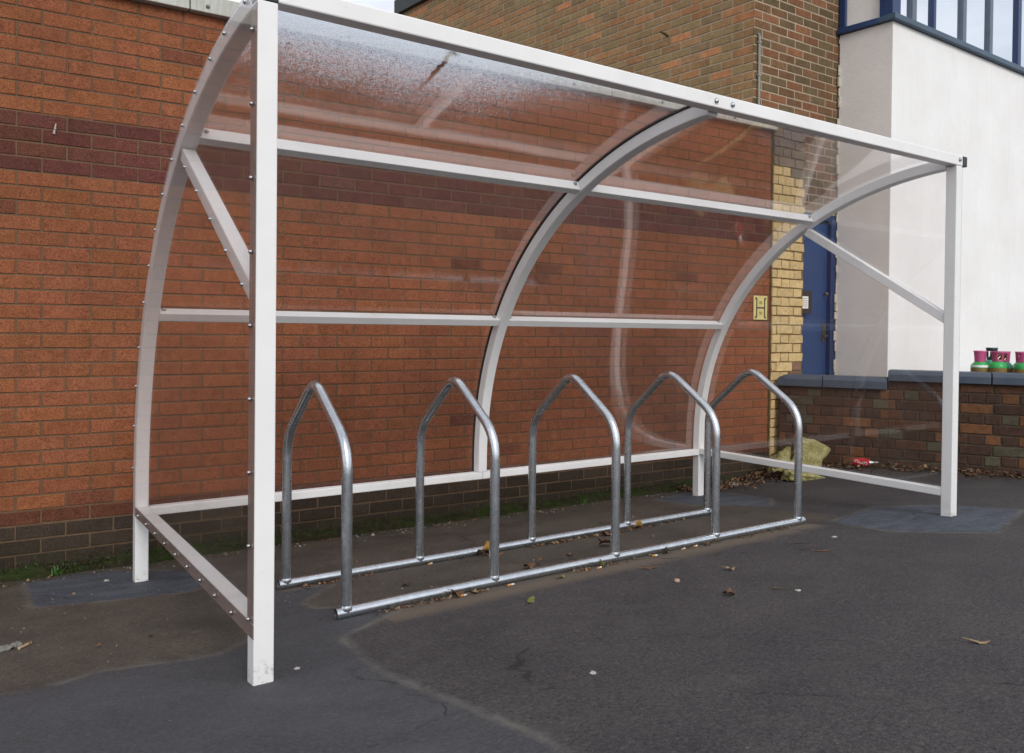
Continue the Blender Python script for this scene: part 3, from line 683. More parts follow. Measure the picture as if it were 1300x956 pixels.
# clear sheets -------------------------------------------------------------
def mk_sheet(name, dew=False, refl=.36, gr=.05):
    t = NT(name); v = t.obj(); n = t.noise(2.0, 5, .6, v); n2 = t.noise(30, 4, .65, v)
    tr = t.n('BsdfTransparent'); tr.inputs['Color'].default_value = (.978, .966, .962, 1)
    gl = t.n('BsdfGlossy', _Roughness=gr); gl.inputs['Color'].default_value = (1, 1, 1, 1)
    df = t.n('BsdfDiffuse'); df.inputs['Color'].default_value = (.62, .58, .57, 1); tl = t.n('BsdfTranslucent'); tl.inputs['Color'].default_value = (.62, .58, .57, 1)
    hz = t.n('MixShader', _Fac=.5); t.l(df.outputs[0], hz.inputs[1]); t.l(tl.outputs[0], hz.inputs[2])
    m0 = t.n('MixShader'); t.l(t.mapr(n, .3, .7, .004, .014), m0.inputs[0]); t.l(tr.outputs[0], m0.inputs[1]); t.l(hz.outputs[0], m0.inputs[2])
    fr = t.n('Fresnel', _IOR=1.42); t.l(t.bump(t.noise(1.6, 2, .5, v), .05, .02), gl.inputs['Normal'])
    m1 = t.n('MixShader'); t.l(t.math('MULTIPLY', fr.outputs[0], refl), m1.inputs[0]); t.l(m0.outputs[0], m1.inputs[1]); t.l(gl.outputs[0], m1.inputs[2]); last = m1.outputs[0]
    if dew:
        g = t.n('NewGeometry'); xyz = t.n('SeparateXYZ'); t.l(g.outputs['Position'], xyz.inputs[0]); X, Y = xyz.outputs['X'], xyz.outputs['Y']
        nb = t.noise(2.5, 4, .6, v)
        e = t.math('ADD', Y, t.math('MULTIPLY', t.math('SUBTRACT', nb, .5), .22))      # wet near the front edge, drying out up the curve
        wet = t.mapr(e, .02, 1.05, 1.08, .0)
        wx = t.mapr(X, .6, 2.1, 1, .35, True); wet = t.math('MULTIPLY', wet, wx)
        vo_ = t.n('TexVoronoi', _Scale=160.0); t.l(v, vo_.inputs['Vector']); vo3 = t.n('TexVoronoi', _Scale=330.0); t.l(v, vo3.inputs['Vector'])
        nn = t.noise(60, 5, .65, v)
        thr = t.math('ADD', t.math('MULTIPLY', t.math('ADD', vo_.outputs['Distance'], vo3.outputs['Distance']), .42), t.math('MULTIPLY', nn, .5))
        drops = t.mapr(t.math('SUBTRACT', t.math('MULTIPLY', wet, .98), thr), -.16, .30, 0, 1)
        # run-off track left by a slipping leaf
        lx = t.math('ADD', t.math('ADD', X, t.math('MULTIPLY', Y, -.10)), t.math('MULTIPLY', t.math('SUBTRACT', t.noise(14, 3, .6, v), .5), .05))
        tk = t.math('MULTIPLY', t.mapr(t.math('ABSOLUTE', t.math('SUBTRACT', lx, TRK[0])), .006, .014, 1, 0), t.math('MULTIPLY', t.mapr(Y, TRK[1]-.01, TRK[1]+.01, 0, 1), t.mapr(Y, TRK[2]-.05, TRK[2]+.05, 1, 0)))
        drops = t.math('MULTIPLY', drops, t.math('SUBTRACT', 1.0, tk))
        wd = t.n('BsdfTranslucent'); wd.inputs['Color'].default_value = (.74, .80, .88, 1); w2 = t.n('BsdfDiffuse'); w2.inputs['Color'].default_value = (.8, .8, .8, 1)
        wm = t.n('MixShader', _Fac=.12); t.l(wd.outputs[0], wm.inputs[1]); t.l(w2.outputs[0], wm.inputs[2])
        m2 = t.n('MixShader'); t.l(t.math('MULTIPLY', drops, .60), m2.inputs[0]); t.l(last, m2.inputs[1]); t.l(wm.outputs[0], m2.inputs[2]); last = m2.outputs[0]
    t.l(last, t.out.inputs[0]); return t.mat
TRK = (.70, .14, .42)
SHEET = mk_sheet('clear_polycarbonate', False, .75, .012); SHEETL = mk_sheet('clear_polycarbonate_thin', False, .24, .03); SHEETW = mk_sheet('clear_polycarbonate_wet', True)
for x0, x1, m in ((-HW, Lx/2-.004, SHEETW), (Lx/2+.004, Lx+HW, SHEETW)):
    r = (.0105, .0140)
    P, N = arc_points(.118); mb = MB(); n = len(P); vs = []
    for (y, z), (ny, nz_) in zip(P, N):
        lift = r[0]*1.0
        for x, rr in ((x0, r[0]-.008), (x1, r[0]-.008), (x1, r[1]-.008), (x0, r[1]-.008)): vs.append((x, y+ny*rr, z+nz_*rr))
    fs = [(i*4+j, i*4+(j+1) % 4, (i+1)*4+(j+1) % 4, (i+1)*4+j) for i in range(n-1) for j in range(4)] + [(3,2,1,0), tuple((n-1)*4+j for j in range(4))]
    mb.add(vs, fs); mb.build('roof_sheet', m, sh, smooth=True, angle=40)
SIDE_SHADE = simple('brown_side_shade', (.27, .215, .195), .7)  # brown of added strips that stand in for shade on the side faces
def bolt(p, nrm, parent, r=.0058, h=.007):
    A = Vector(nrm).normalized().to_track_quat('Z', 'Y').to_matrix()
    mb = MB(); mb.lathe([(r*1.45, 0), (r*1.45, .0018), (r, .002), (r*.92, h*.7), (r*.5, h)], p, 12, ax=A)
    return mb.build('bolt', STEEL, parent, smooth=True, angle=40)
P, N = arc_points(.112)
inner = [(y, z) for y, z in P]
for x, sgn in ((-HW, -1), (Lx+HW, 1)):
    poly = [(y, z) for y, z in P] + [(-HW+.002, P[-1][1]-.012), (-HW+.002, .112)]
    xa, xb = x+sgn*.001, x+sgn*.0045; n = len(poly)
    vs = [(xa, y, z) for y, z in poly] + [(xb, y, z) for y, z in poly]
    mb = MB(); mb.add(vs, [tuple(range(n)), tuple(range(2*n-1, n-1, -1))] + [(i, (i+1) % n, n+(i+1) % n, n+i) for i in range(n)])
    pn = mb.build('side_sheet', SHEET if sgn > 0 else SHEETL, sh)
    xs_lo, xs_hi = sorted((x+sgn*.0002, x+sgn*.0009))  # added strips under the sheet, darkening the outer post and rail faces as shade
    mb = MB(); mb.box((xs_lo, -.0285, .152), (xs_hi, .0295, 1.93)); mb.build('side_shade_strip', SIDE_SHADE, pn)
    mb = MB(); mb.box((min(x-sgn*.0018, xs_hi) if sgn > 0 else xs_lo, -.0285, .108), (xs_hi if sgn > 0 else x+.0018, 1.8185, .149)); mb.build('side_shade_strip', SIDE_SHADE, pn)
    # bolts along arch, post, rail and brace
    acc = 0; last = None; k = 0
    for (y, z), (ny, nz_) in zip(P, N):
        if z < .13: last = (y, z); continue
        if last is not None: acc += math.hypot(y-last[0], z-last[1])
        last = (y, z)
        if acc > .205: bolt((xb, y-ny*.022, z-nz_*.022), (sgn, 0, 0), pn); acc -= .205
    for z in np.linspace(.16, 1.86, 9): bolt((xb, .004, z), (sgn, 0, 0), pn)
    for y in np.linspace(.18, 1.72, 9): bolt((xb, y, .128), (sgn, 0, 0), pn)
    for f in (.12, .32, .53, .74, .94): bolt((xb, .935-.904*f, 1.665-.567*f), (sgn, 0, 0), pn)
# frame bolts
for x in (.062, Lx/2-.045, Lx/2+.055, Lx-.0): bolt((x, -HW, 1.972 if x < 1 or x > 3 else 1.966), (0, -1, 0), beam, .009, .010)
for rr in (r1, r2):
    for (o, T, N_, y, z), xx in ((rr[0], .055), (rr[0], Lx/2-.055), (rr[1], Lx/2+.055), (rr[1], Lx-.055)):
        bolt(Vector((xx, y, z)) - N_*.018 , T, o, .008, .010)
mb = MB(); mb.box((Lx/2-.04, -.012, 1.9972), (Lx/2+.045, .02, 2.004)); mb.build('joint_strip', BLACKP, sh)
for x in (0.0, 1.0): pass

# ------------------------------------------------------------------ toast-rack bike stand
hx = [.458, 1.110, 1.775, 2.449, 3.114]
rk_ = empty('bike_rack', (1.79, .78, gz(1.79, .78)), 'galvanised steel bike rack of five pointed hoops on two ground rails under the shelter', 'bike rack')
YF, YK, RP = .455, 1.112, .0205
def fillet(pts, rads, seg=9):
    out = [Vector(pts[0])]
    for i in range(1, len(pts)-1):
        p = Vector(pts[i]); a = (Vector(pts[i-1])-p); b = (Vector(pts[i+1])-p); la, lb = a.length, b.length; a.normalize(); b.normalize()
        ang = a.angle(b); d_ = min(rads[i-1]/math.tan(ang/2), .45*la if i > 1 else la*.8, .45*lb if i < len(pts)-2 else lb*.8); A_, B_ = p+a*d_, p+b*d_
        for k in range(seg+1):
            s_ = k/seg; out.append(A_*(1-s_)**2 + p*2*s_*(1-s_) + B_*s_**2)
    out.append(Vector(pts[-1])); return out
for i, x in enumerate(hx):
    dx = random.uniform(-.004, .004)
    pts = [(x, YF, gz(x, YF)+.02), (x, YF, .575+random.uniform(-.006, .006)), (x+dx, .795, .798), (x, YK, .535), (x, YK, gz(x, YK)+.02)]
    mb = MB(); mb.tube(fillet(pts, [.20, .11, .20]), RP, 20)
    hp = mb.build('hoop', GALV, rk_, smooth=True, angle=60)
    for yy in (YF, YK):
        mb = MB(); zz = gz(x, yy)+.040
        mb.lathe([(RP+.001, .006), (RP+.0025, .001), (RP+.004, -.006), (RP+.003, -.012)], (x, yy, zz), 18)
        mb.build('weld', GALV, hp, smooth=True, angle=70)
for yy, x0, x1 in ((YF, .418, 3.160), (YK, .425, 3.165)):
    mb = MB(); pts = [(x, yy, gz(x, yy)+.019) for x in np.linspace(x0, x1, 12)]
    mb.tube(pts, RP, 20, caps=False)
    q = [(x0, yy, gz(x0, yy)+.019), (x0+.02, yy, gz(x0, yy)+.019)]
    mb.tube(pts[::-1], RP*.86, 16, caps=False); o = mb.build('ground_rail', GALV, rk_, smooth=True, angle=60)

# ------------------------------------------------------------------ hydrant sign
YEL = simple('hydrant_sign_yellow', (.62, .55, .22), .45, 0, .1, 30, .03); INK = simple('sign_black', (.02, .02, .02), .5); OLI = simple('worn_sign_figures', (.35, .30, .04), .6)
s0, s1, z0, z1 = 4.898, 5.068, 1.121, 1.327
hs = empty('hydrant_sign', wallpt((s0+s1)/2, z0, .006), 'small yellow sign with a black letter H on the orange brick wall', 'sign')
mb = MB(); wbox(mb, s0, s1, .001, .009, z0, z1, 0); pl = mb.build('plate', YEL, hs, bevel=.003)
mb = MB(); a, b = s0+.036, s1-.036; zt_, zb_ = z1-.022, z0+.022; o1, o2 = .0092, .0105
wbox(mb, a-.006, a+.006, o1, o2, zb_, zt_, 0); wbox(mb, b-.006, b+.006, o1, o2, zb_, zt_, 0); zm_ = (z0+z1)/2; wbox(mb, a+.006, b-.006, o1, o2, zm_-.006, zm_+.006, 0)
for xx in (a-.010, b+.010):
    for zz in (zt_, zb_): wbox(mb, xx-.009, xx+.009, o1, o2, zz-.009, zz+.007, 0)
mb.build('letter', INK, hs)
mb = MB(); m_ = (a+b)/2
for zz in (zm_+.045, zm_-.045):
    mb = MB(); wbox(mb, m_-.018, m_+.016, o1, o2, zz-.013, zz+.013, 0); mb.build('worn_mark', OLI, hs)

# ------------------------------------------------------------------ gas cylinders behind the low wall
GRN = simple('green_cylinder_paint', (.02, .33, .07), .35, 0, .15, 20, .04); TEAL = simple('teal_cylinder_paint', (.06, .36, .22), .35, 0, .15, 20, .04)
BRN = simple('brown_cylinder_paint', (.20, .125, .035), .45, 0, .3, 25, .1); PINK = simple('pink_guard_plastic', (.50, .085, .22), .45); DPK = simple('dusty_pink_guard_plastic', (.36, .07, .16), .5)
DTL = simple('dark_teal_guard_plastic', (.012, .035, .04), .4); LBL = simple('label_white', (.75, .77, .74), .5); VAL = simple('valve_brass', (.40, .34, .22), .35, .8); GRY = simple('pale_grey_body', (.42, .40, .36), .5)
def cyl(x, y, rbody, zsh, ztop, sh_m, body_m, guard_m, label, windows, band=None, rot=0.):
    zb = gz(x, y); c_ = empty('gas_cylinder', (x, y, zb), label, 'gas cylinder', 'gas cylinders behind the low wall')
    zbody = zsh - .045
    mb = MB(); mb.lathe([(rbody*.8, 0), (rbody, .02), (rbody, zbody-zb)], (x, y, zb), 28); mb.build('body', body_m, c_, smooth=True)
    mb = MB(); H = zsh - zbody
    mb.lathe([(rbody*1.001, 0), (rbody*.985, H*.35), (rbody*.88, H*.72), (rbody*.68, H), (rbody*.5, H+.012), (.026, H+.018)], (x, y, zbody+.0005), 28); mb.build('shoulder', sh_m, c_, smooth=True, angle=50)
    if band:
        mb = MB(); mb.lathe([(rbody*1.0, -.006), (rbody*1.012, -.006), (rbody*1.0, .012)], (x, y, zbody+H*.30), 28); mb.build('label_band', band, c_, smooth=True)
    mb = MB(); z0 = zsh+.004; mb.lathe([(.018, 0), (.018, .03), (.012, .035), (.012, .07)], (x, y, z0), 12); mb.tube([(x-.02, y, z0+.05), (x+.02, y-.02, z0+.05)], .008, 8); mb.tube([(x-.03, y-.01, z0+.02), (x+.01, y-.03, z0+.06)], .004, 6); mb.build('valve', VAL, c_, smooth=True)
    # open-topped guard with hand windows
    seg, lv = 32, 8; Hg = ztop - zsh; rr = lambda f: rbody*(.60 + .10*f**1.5 + (.05 if f > .93 else 0)); vs = []; fs = []
    for k in range(lv+1):
        for j in range(seg):
            a_ = rot + 2*math.pi*j/seg; r_ = rr(k/lv)
            vs.append((x+r_*math.cos(a_), y+r_*math.sin(a_), zsh+.0+Hg*k/lv))
    for k in range(lv):
        for j in range(seg):
            if windows and 2 <= k <= 5 and any(abs((j - w0*seg/windows) % seg) < 4 for w0 in range(windows)): continue
            fs.append((k*seg+j, k*seg+(j+1) % seg, (k+1)*seg+(j+1) % seg, (k+1)*seg+j))
    mb = MB(); mb.add(vs, fs); o = mb.build('valve_guard', guard_m, c_, smooth=True, angle=50); sm = o.modifiers.new('thickness', 'SOLIDIFY'); sm.thickness = .006; sm.offset = -1
cyl(6.175, .975, .068, .785, .880, GRN, BRN, PINK, 'gas cylinder with an all pink guard and green shoulder, leftmost behind the low wall', 0, LBL)
cyl(6.345, .965, .062, .800, .905, TEAL, GRY, DTL, 'gas cylinder with a black guard, behind the leftmost pink guarded one', 3, None, .4)
cyl(6.215, .858, .066, .790, .878, GRN, BRN, DPK, 'gas cylinder with dusty pink windowed guard, just right of the black guarded one', 3, None, 3.62)
cyl(6.365, .872, .058, .785, .876, TEAL, BRN, PINK, 'small gas cylinder with brighter pink guard, half hidden in the middle of the cluster', 3, None, 3.2)
cyl(6.410, .770, .058, .785, .876, TEAL, GRY, DPK, 'small gas cylinder second from the right, in the gap between two pink guards', 3, LBL, 3.9)
cyl(6.305, .700, .066, .785, .876, GRN, BRN, PINK, 'gas cylinder rightmost in the cluster, pink guard cut open on the right', 3, None, 4.0)

# ------------------------------------------------------------------ insulation foam chunk and red can
def mk_foam():
    t = NT('yellow_insulation'); v = t.obj(); n = t.noise(16, 6, .7, v); n2 = t.noise(90, 4, .7, v)
    c = t.mix(t.mapr(n, .35, .62), (.50, .45, .15), (.86, .81, .42)); c = t.mix(t.mapr(n2, .35, .55, .6, 0), c, (.34, .29, .09))
    t.bsdf(c, .95, 0, t.bump(t.math('ADD', n, n2), 1.0, .05), .1); return t.mat
FOAM = mk_foam()
def chunk(name, loc, size, rot, seed, amp=.02, sub=5):
    bm = bmesh.new(); bmesh.ops.create_cube(bm, size=1); bmesh.ops.subdivide_edges(bm, edges=bm.edges, cuts=sub, use_grid_fill=True)
    from mathutils import noise as N_
    for vv in bm.verts:
        p = Vector((vv.co.x*size[0], vv.co.y*size[1], vv.co.z*size[2])); q = p*9 + Vector((seed, seed*2, 0))
        q2 = p*32 + Vector((seed, 0, seed))
        p += Vector(N_.noise_vector(q))*amp*1.7 + Vector(N_.noise_vector(q2))*amp*.8
        vv.co = p
    bmesh.ops.recalc_face_normals(bm, faces=bm.faces)
    me = bpy.data.meshes.new(name); bm.to_mesh(me); bm.free(); me.materials.append(FOAM); o = link(name, me); o.location = loc; o.rotation_euler = rot
    me.polygons.foreach_set('use_smooth', [True]*len(me.polygons)); return o
fz = gz(5.05, 1.78)-.035
tag(chunk('insulation_slab', (5.06, 1.80, fz+.19), (.24, .07, .27), (rad(-14), rad(24), rad(-38)), 3, .022, 9), 'torn pale yellow slab of foam insulation leaning upright against the low wall', 'insulation')
tag(chunk('insulation_slab', (4.88, 1.90, fz+.14), (.17, .06, .17), (rad(-20), rad(-10), rad(-50)), 8, .030, 8), 'crumbling mottled piece of yellow insulation at the foot of the painted pier', 'insulation')
tag(chunk('insulation_slab', (4.93, 1.72, fz+.045), (.32, .15, .07), (rad(6), rad(4), rad(-28)), 5, .022, 8), 'flat yellow insulation scrap lying on the ground beneath the upright slab', 'insulation')
CANR = simple('red_can_paint', (.42, .008, .02), .35, 0, .1, 20, .2); SIL = simple('can_aluminium', (.6, .6, .6), .3, .9)
cs = 1.10; cp = LP + LD*1.02*.62 + LN*.09; 
cp = Vector((5.377, 1.50, 0)); cp.z = gz(cp.x, cp.y)+.045
can = empty('drink_can', cp, 'crushed red drink can with white swirls lying at the foot of the low wall', 'can')
from mathutils import noise as Nz
mb = MB(); seg = 24; prof = []; vs = []
zs = np.linspace(-.072, .055, 12)
tocam = LD
for k, zz in enumerate(zs):
    r_ = .031*(.8 if k in (0, 11) else 1)
    for j in range(seg):
        a_ = 2*math.pi*j/seg; cr_ = 1 + .30*Nz.noise(Vector((math.cos(a_)*1.5, math.sin(a_)*1.5, zz*30)))
        vs.append((cp + LD*zz*1.0 + (LN*math.cos(a_)*.75 + Vector((0,0,1))*math.sin(a_))*r_*cr_)[:])
fs = [(k*seg+j, k*seg+(j+1) % seg, (k+1)*seg+(j+1) % seg, (k+1)*seg+j) for k in range(11) for j in range(seg)] + [tuple(range(seg)), tuple(11*seg+j for j in range(seg))]
mats_i = []
mb.add(vs, fs); mb.m = [0]*len(mb.m)
body = mb.build('body', [CANR, LBL], can, smooth=True, angle=60)
# white lettering-like swirls on the side towards the camera
mb = MB()
for k in range(5):
    a0_ = LP*0; st = cp + LD*(-.045+.018*k) + LN*.0265 + Vector((0, 0, .012-.004*k))
    mb.tube([st + LD*(.010*math.cos(q)) + Vector((0, 0, .010*math.sin(q))) + LN*.001 for q in np.linspace(.5+k, 4.6+k, 7)], .0022, 5)
mb.build('swirl', LBL, can, smooth=True)
mb = MB(); mb.tube([cp+LD*.055, cp+LD*.085+Vector((0,0,.004)), cp+LD*.12+Vector((0,0,.010))], [.022, .012, .004], 10); mb.build('torn_end', SIL, can, smooth=True)

# ------------------------------------------------------------------ fallen leaves, cigarette ends, stones
def leafmat(name, c): return simple(name, c, .6, 0, .3, 60, .2)
LM = {'gold': leafmat('golden_leaf', (.36, .20, .045)), 'brown': leafmat('brown_leaf', (.12, .060, .026)), 'rust': leafmat('rust_leaf', (.155, .060, .024)), 'green': leafmat('green_leaf', (.13, .13, .035)), 'dark': leafmat('dark_leaf', (.045, .032, .020)), 'tan': leafmat('tan_leaf', (.26, .17, .085))}
def leaf_verts(L_, W_, curl, rz, loc, tilt=0.0, n=7, lobed=True):
    vs = []; fs = []
    for i in range(n+1):
        f = i/n; w_ = W_*math.sin(math.pi*min(f*.93+.05, 1))**.8*(1 + (.25*math.sin(f*19) if lobed else 0)); x = (f-.5)*L_
        zc = curl*.4*L_*(.9*(f-.5)**2)*2
        for j, sgn in enumerate((-1, -.5, 0, .5, 1)): vs.append(Vector((x, sgn*w_/2, zc + abs(sgn)**1.6*w_*curl*.25*math.cos(f*7+L_*90) + random.uniform(-.001, .001))))
    for i in range(n):
        for j in range(4): fs.append((i*5+j, i*5+j+1, (i+1)*5+j+1, (i+1)*5+j))
    R = Matrix.Rotation(rz, 4, 'Z') @ Matrix.Rotation(tilt, 4, 'Y')
    b = min((R @ v_).z for v_ in vs)
    return [R @ v_ + Vector(loc) - Vector((0, 0, b)) for v_ in vs], fs
def leaf(x, y, L_, W_, mat, label, curl=.8, rz=0., tilt=0., stem=True):
    z = gz(x, y)+.002; vs, fs = leaf_verts(L_, W_, curl, rz, (x, y, z), tilt); mb = MB(); mb.add(vs, fs)
    if stem: mb.tube([vs[2], vs[2] + Matrix.Rotation(rz, 3, 'Z') @ Vector((-L_*.35, 0, .004))], .0012, 5)
    o = mb.build('fallen_leaf', LM[mat], None, smooth=True, angle=80); sm = o.modifiers.new('thickness', 'SOLIDIFY'); sm.thickness = .0008
    return tag(o, label, 'leaf', 'fallen leaves around the rack')
leaf(1.475, 1.065, .075, .055, 'gold', 'curled golden leaf standing up against the back rail, left of the third hoop', 1.5, .4, 1.1)
leaf(1.50, 1.045, .10, .05, 'rust', 'flat rusty leaf lying under the upright golden one at the back rail', .5, -.3)
leaf(1.42, 1.06, .05, .03, 'dark', 'dark shrivelled leaf on the back rail just left of the golden leaf', 1.6, 1.0, .5)
leaf(2.001, .773, .11, .085, 'brown', 'large crumpled brown leaf behind the front leg of the third hoop', 1.1, .9, .2)
leaf(2.235, 1.03, .095, .06, 'rust', 'orange brown leaf touching the back rail behind the third hoop front leg', .9, .2, .25)
leaf(2.50, 1.075, .075, .055, 'gold', 'golden two pointed leaf under the back leg of the fourth hoop', 1.2, 1.2, .7)
leaf(2.63, 1.07, .05, .02, 'dark', 'thin dark leaf just right of the golden leaf at the fourth hoop', .6, .1)
leaf(1.413, .626, .075, .045, 'brown', 'brown leaf on the ground midway between the rails, right of the second hoop', .9, .3, .15)
leaf(1.72, .72, .045, .03, 'brown', 'small brown leaf near the centre of the rack floor', .9, .8)
leaf(1.93, .62, .055, .03, 'dark', 'dark leaf flat on the ground just left of the third hoop front leg base', .7, .1)
leaf(1.702, .592, .03, .022, 'dark', 'tiny dark leaf between the rails, left of the third hoop front leg', 1.0, .9)
leaf(.85, .74, .040, .028, 'dark', 'small dark leaf between the rails, left of the second hoop', 1.2, 1.9)
leaf(1.063, .128, .085, .028, 'green', 'long olive green leaf on the dark asphalt in front of the front rail', .4, .75)
leaf(1.386, .360, .050, .028, 'green', 'green leaf close in front of the front rail, left of the third hoop', .8, .2)
leaf(1.767, .214, .075, .018, 'rust', 'narrow reddish brown leaf on the asphalt right of the third hoop', .3, -.25)
leaf(1.619, -.347, .055, .040, 'brown', 'brown curled leaf alone on open asphalt, the nearest brown leaf', 1.1, .6)
leaf(1.960, -.061, .045, .030, 'tan', 'pale yellowish leaf on open asphalt beyond the nearest brown leaf', .8, -.4)
leaf(1.64, .395, .038, .030, 'green', 'folded green leaf against the base of the third hoop front leg', 1.8, .2, 1.0)
leaf(.905, .405, .070, .040, 'brown', 'brown leaf draped on the front rail midway between first and second hoops', 1.0, .2, .3)
leaf(.985, .400, .040, .028, 'tan', 'tan leaf scrap in front of the front rail, left of the second hoop', 1.0, 1.0)
leaf(1.655, -1.22, .055, .020, 'tan', 'long curled tan leaf lying alone at the near right of the asphalt', .5, -.75)
leaf(2.04, .395, .04, .03, 'dark', 'dark folded leaf against the front rail, right of the third hoop', 1.6, 1.2, .9)
leaf(2.33, .40, .045, .03, 'brown', 'brown leaf at the front rail, left of the fourth hoop', 1.0, .4)
leaf(2.648, .092, .09, .012, 'dark', 'thin dark leaf stalk like a twig beyond the rack on the asphalt', .2, -.55)
leaf(2.542, -.102, .07, .012, 'rust', 'thin rusty leaf sliver on the asphalt before the right patch', .2, -.55)
# leaf resting on the roof sheet with its run-off track
ly = .15; 
ti = tparam(ly); oy, oz = outer(ti)
vs, fs = leaf_verts(.055, .022, .5, .2, (.715, oy, oz+.0085)); mb = MB(); mb.add(vs, fs); o = mb.build('fallen_leaf', LM['dark'], None, smooth=True); sm = o.modifiers.new('thickness', 'SOLIDIFY'); sm.thickness = .0008
tag(o, 'dark leaf resting on the wet roof sheet above its cleared track', 'leaf', 'fallen leaves around the rack')
# loose scraps gathered along the rails and the foot of the walls: uncountable litter
def litter(name, spots, label, cat, size=(.012, .035), cols_=('brown', 'rust', 'dark', 'tan'), lift=.002):
    names_ = list(cols_); mb = MB()
    for x, y in spots:
        L_ = random.uniform(*size); vs, fs = leaf_verts(L_, L_*random.uniform(.4, .8), random.uniform(.4, 1.6), random.uniform(0, 6.3), (x, y, gz(x, y)+random.uniform(0, lift)), random.uniform(-.6, .6), n=3, lobed=False)
        mb.add(vs, fs, random.randrange(len(names_)))
    me = bpy.data.meshes.new(name); me.from_pydata(mb.v, [], mb.f); [me.materials.append(LM[c_]) for c_ in names_]; me.polygons.foreach_set('material_index', mb.m)
    return tag(link(name, me), label, cat, kind='stuff')
sp = []
for _ in range(1050):
    s_ = random.uniform(-.25, 3.2); o_ = abs(random.gauss(0, .11))+.01; p = LP + LD*s_ + LN*o_; sp.append((p.x, p.y))
for _ in range(800):
    x = random.uniform(3.95, 5.15); y = 2.36-.04*x - abs(random.gauss(0, .17)) ; sp.append((x, y))
litter('leaf_litter', sp, 'strip of small brown dead leaves piled along the foot of the low wall', 'leaf litter', (.014, .045), ('brown', 'rust', 'dark', 'dark', 'tan', 'brown'), .03)
sp = []
for (xa, xb, y, n_) in ((1.72, 2.45, 1.075, 170), (.5, .85, 1.075, 40), (.55, 1.05, .42, 70), (1.55, 1.75, .415, 20), (2.1, 2.9, 1.085, 50), (1.5, 3.0, .425, 60)):
    for _ in range(n_): sp.append((random.uniform(xa, xb), y - abs(random.gauss(0, .016))))
for _ in range(70): sp.append((random.uniform(-.6, 3.2), random.uniform(.5, 2.2)))
for _ in range(260): sp.append((random.uniform(-1.2, 4.6), 0)); x = sp[-1][0]; sp[-1] = (x, 2.32-.04*x-abs(random.gauss(0, .05)))
litter('leaf_litter', sp, 'crumbs of dead leaf caught along the rack rails and the orange wall foot', 'leaf litter', (.008, .026), ('brown', 'rust', 'dark', 'tan'))
# cigarette ends
CW = simple('cigarette_paper', (.62, .60, .55), .8); CO = simple('cigarette_filter', (.50, .24, .08), .8)
def butt(x, y, rz, label, L_=.028):
    z = gz(x, y)+.0045; e = empty('cigarette_end', (x, y, z-.0045), label, 'cigarette end', 'cigarette ends by the rack rails'); d_ = Vector((math.cos(rz), math.sin(rz), 0))
    c0 = Vector((x, y, z)); mb = MB(); mb.tube([c0-d_*L_*.5, c0], .0042, 10); mb.build('filter', CO, e, smooth=True, angle=50)
    mb = MB(); mb.tube([c0, c0+d_*L_*.4, c0+d_*L_*.45+Vector((0,0,-.001))], [.0041, .0041, .003], 10); mb.build('paper', CW, e, smooth=True, angle=50)
butt(1.150, 1.075, .3, 'orange cigarette end by the back rail at the second hoop')
butt(.925, .390, .1, 'cigarette end before the front rail, left of the second hoop front leg')
butt(1.160, .402, .0, 'half white cigarette end just right of the second hoop front leg', .034)
butt(1.565, .405, .9, 'stubby cigarette end before the front rail, left of the third hoop leg')
butt(1.622, .385, .2, 'cigarette end nearest the third hoop front leg', .032)
butt(1.975, .400, -.3, 'pale cigarette end at the front rail, between third and fourth hoops')
butt(2.18, .415, .2, 'first of two white cigarette ends before the fourth hoop', .032)
butt(2.27, .420, .1, 'second of two white cigarette ends, nearer the fourth hoop', .030)
STN = simple('grey_stone', (.16, .16, .14), .9, 0, .3, 40, .4); CHIP = simple('white_chip', (.36, .35, .32), .9)
def stone(x, y, r, label, mat=STN, sq=.6, cat='stone', grp='stones and chips on the ground'):
    bm = bmesh.new(); bmesh.ops.create_icosphere(bm, subdivisions=3, radius=1)
    sd_ = random.uniform(0, 50)
    for vv in bm.verts:
        vv.co *= 1 + .55*Nz.noise(vv.co*1.4 + Vector((sd_, 0, 0))) + .14*Nz.noise(vv.co*3+Vector((0, sd_, 0))); vv.co = Vector((vv.co.x*r*1.2, vv.co.y*r, vv.co.z*r*sq))
    me = bpy.data.meshes.new('stone'); bm.to_mesh(me); bm.free(); me.materials.append(mat); me.polygons.foreach_set('use_smooth', [True]*len(me.polygons))
    o = link('stone', me); o.location = (x, y, gz(x, y)+r*sq*.55); o.rotation_euler = (0, 0, random.uniform(0, 6)); return tag(o, label, cat, grp)
stone(-.592, .900, .020, 'larger grey stone at the far left, on the brown concrete'); stone(-.560, .925, .017, 'grey stone touching the right side of the larger one')
stone(.120, .030, .008, 'white chip on the dark patch right of the near left post', CHIP, .4); stone(.706, -.66, .008, 'white chip near the bottom of the picture on open asphalt', CHIP, .35)
stone(1.655, -.05, .011, 'pinkish pebble on open asphalt in front of the third hoop', simple('pink_pebble', (.36, .25, .18), .8), .8)
stone(2.887, .074, .012, 'white flat chip on asphalt left of the right front post', CHIP, .3); stone(1.843, -.481, .009, 'white chip on asphalt behind the nearest brown leaf', CHIP, .3)
stone(1.36, 2.18, .009, 'white pebble near the wall foot, seen between second and third hoops', CHIP, .8); stone(.90, .52, .010, 'white speck of stone between the rails, left of the second hoop', CHIP, .6)
stone(4.42, 2.0, .022, 'bluish white pebble in the dead leaves beside the yellow insulation', simple('bluish_stone', (.45, .48, .54), .6), .8)
stone(-.13, 1.98, .010, 'pale chip on the grey patch, left of the back left leg', CHIP, .5)
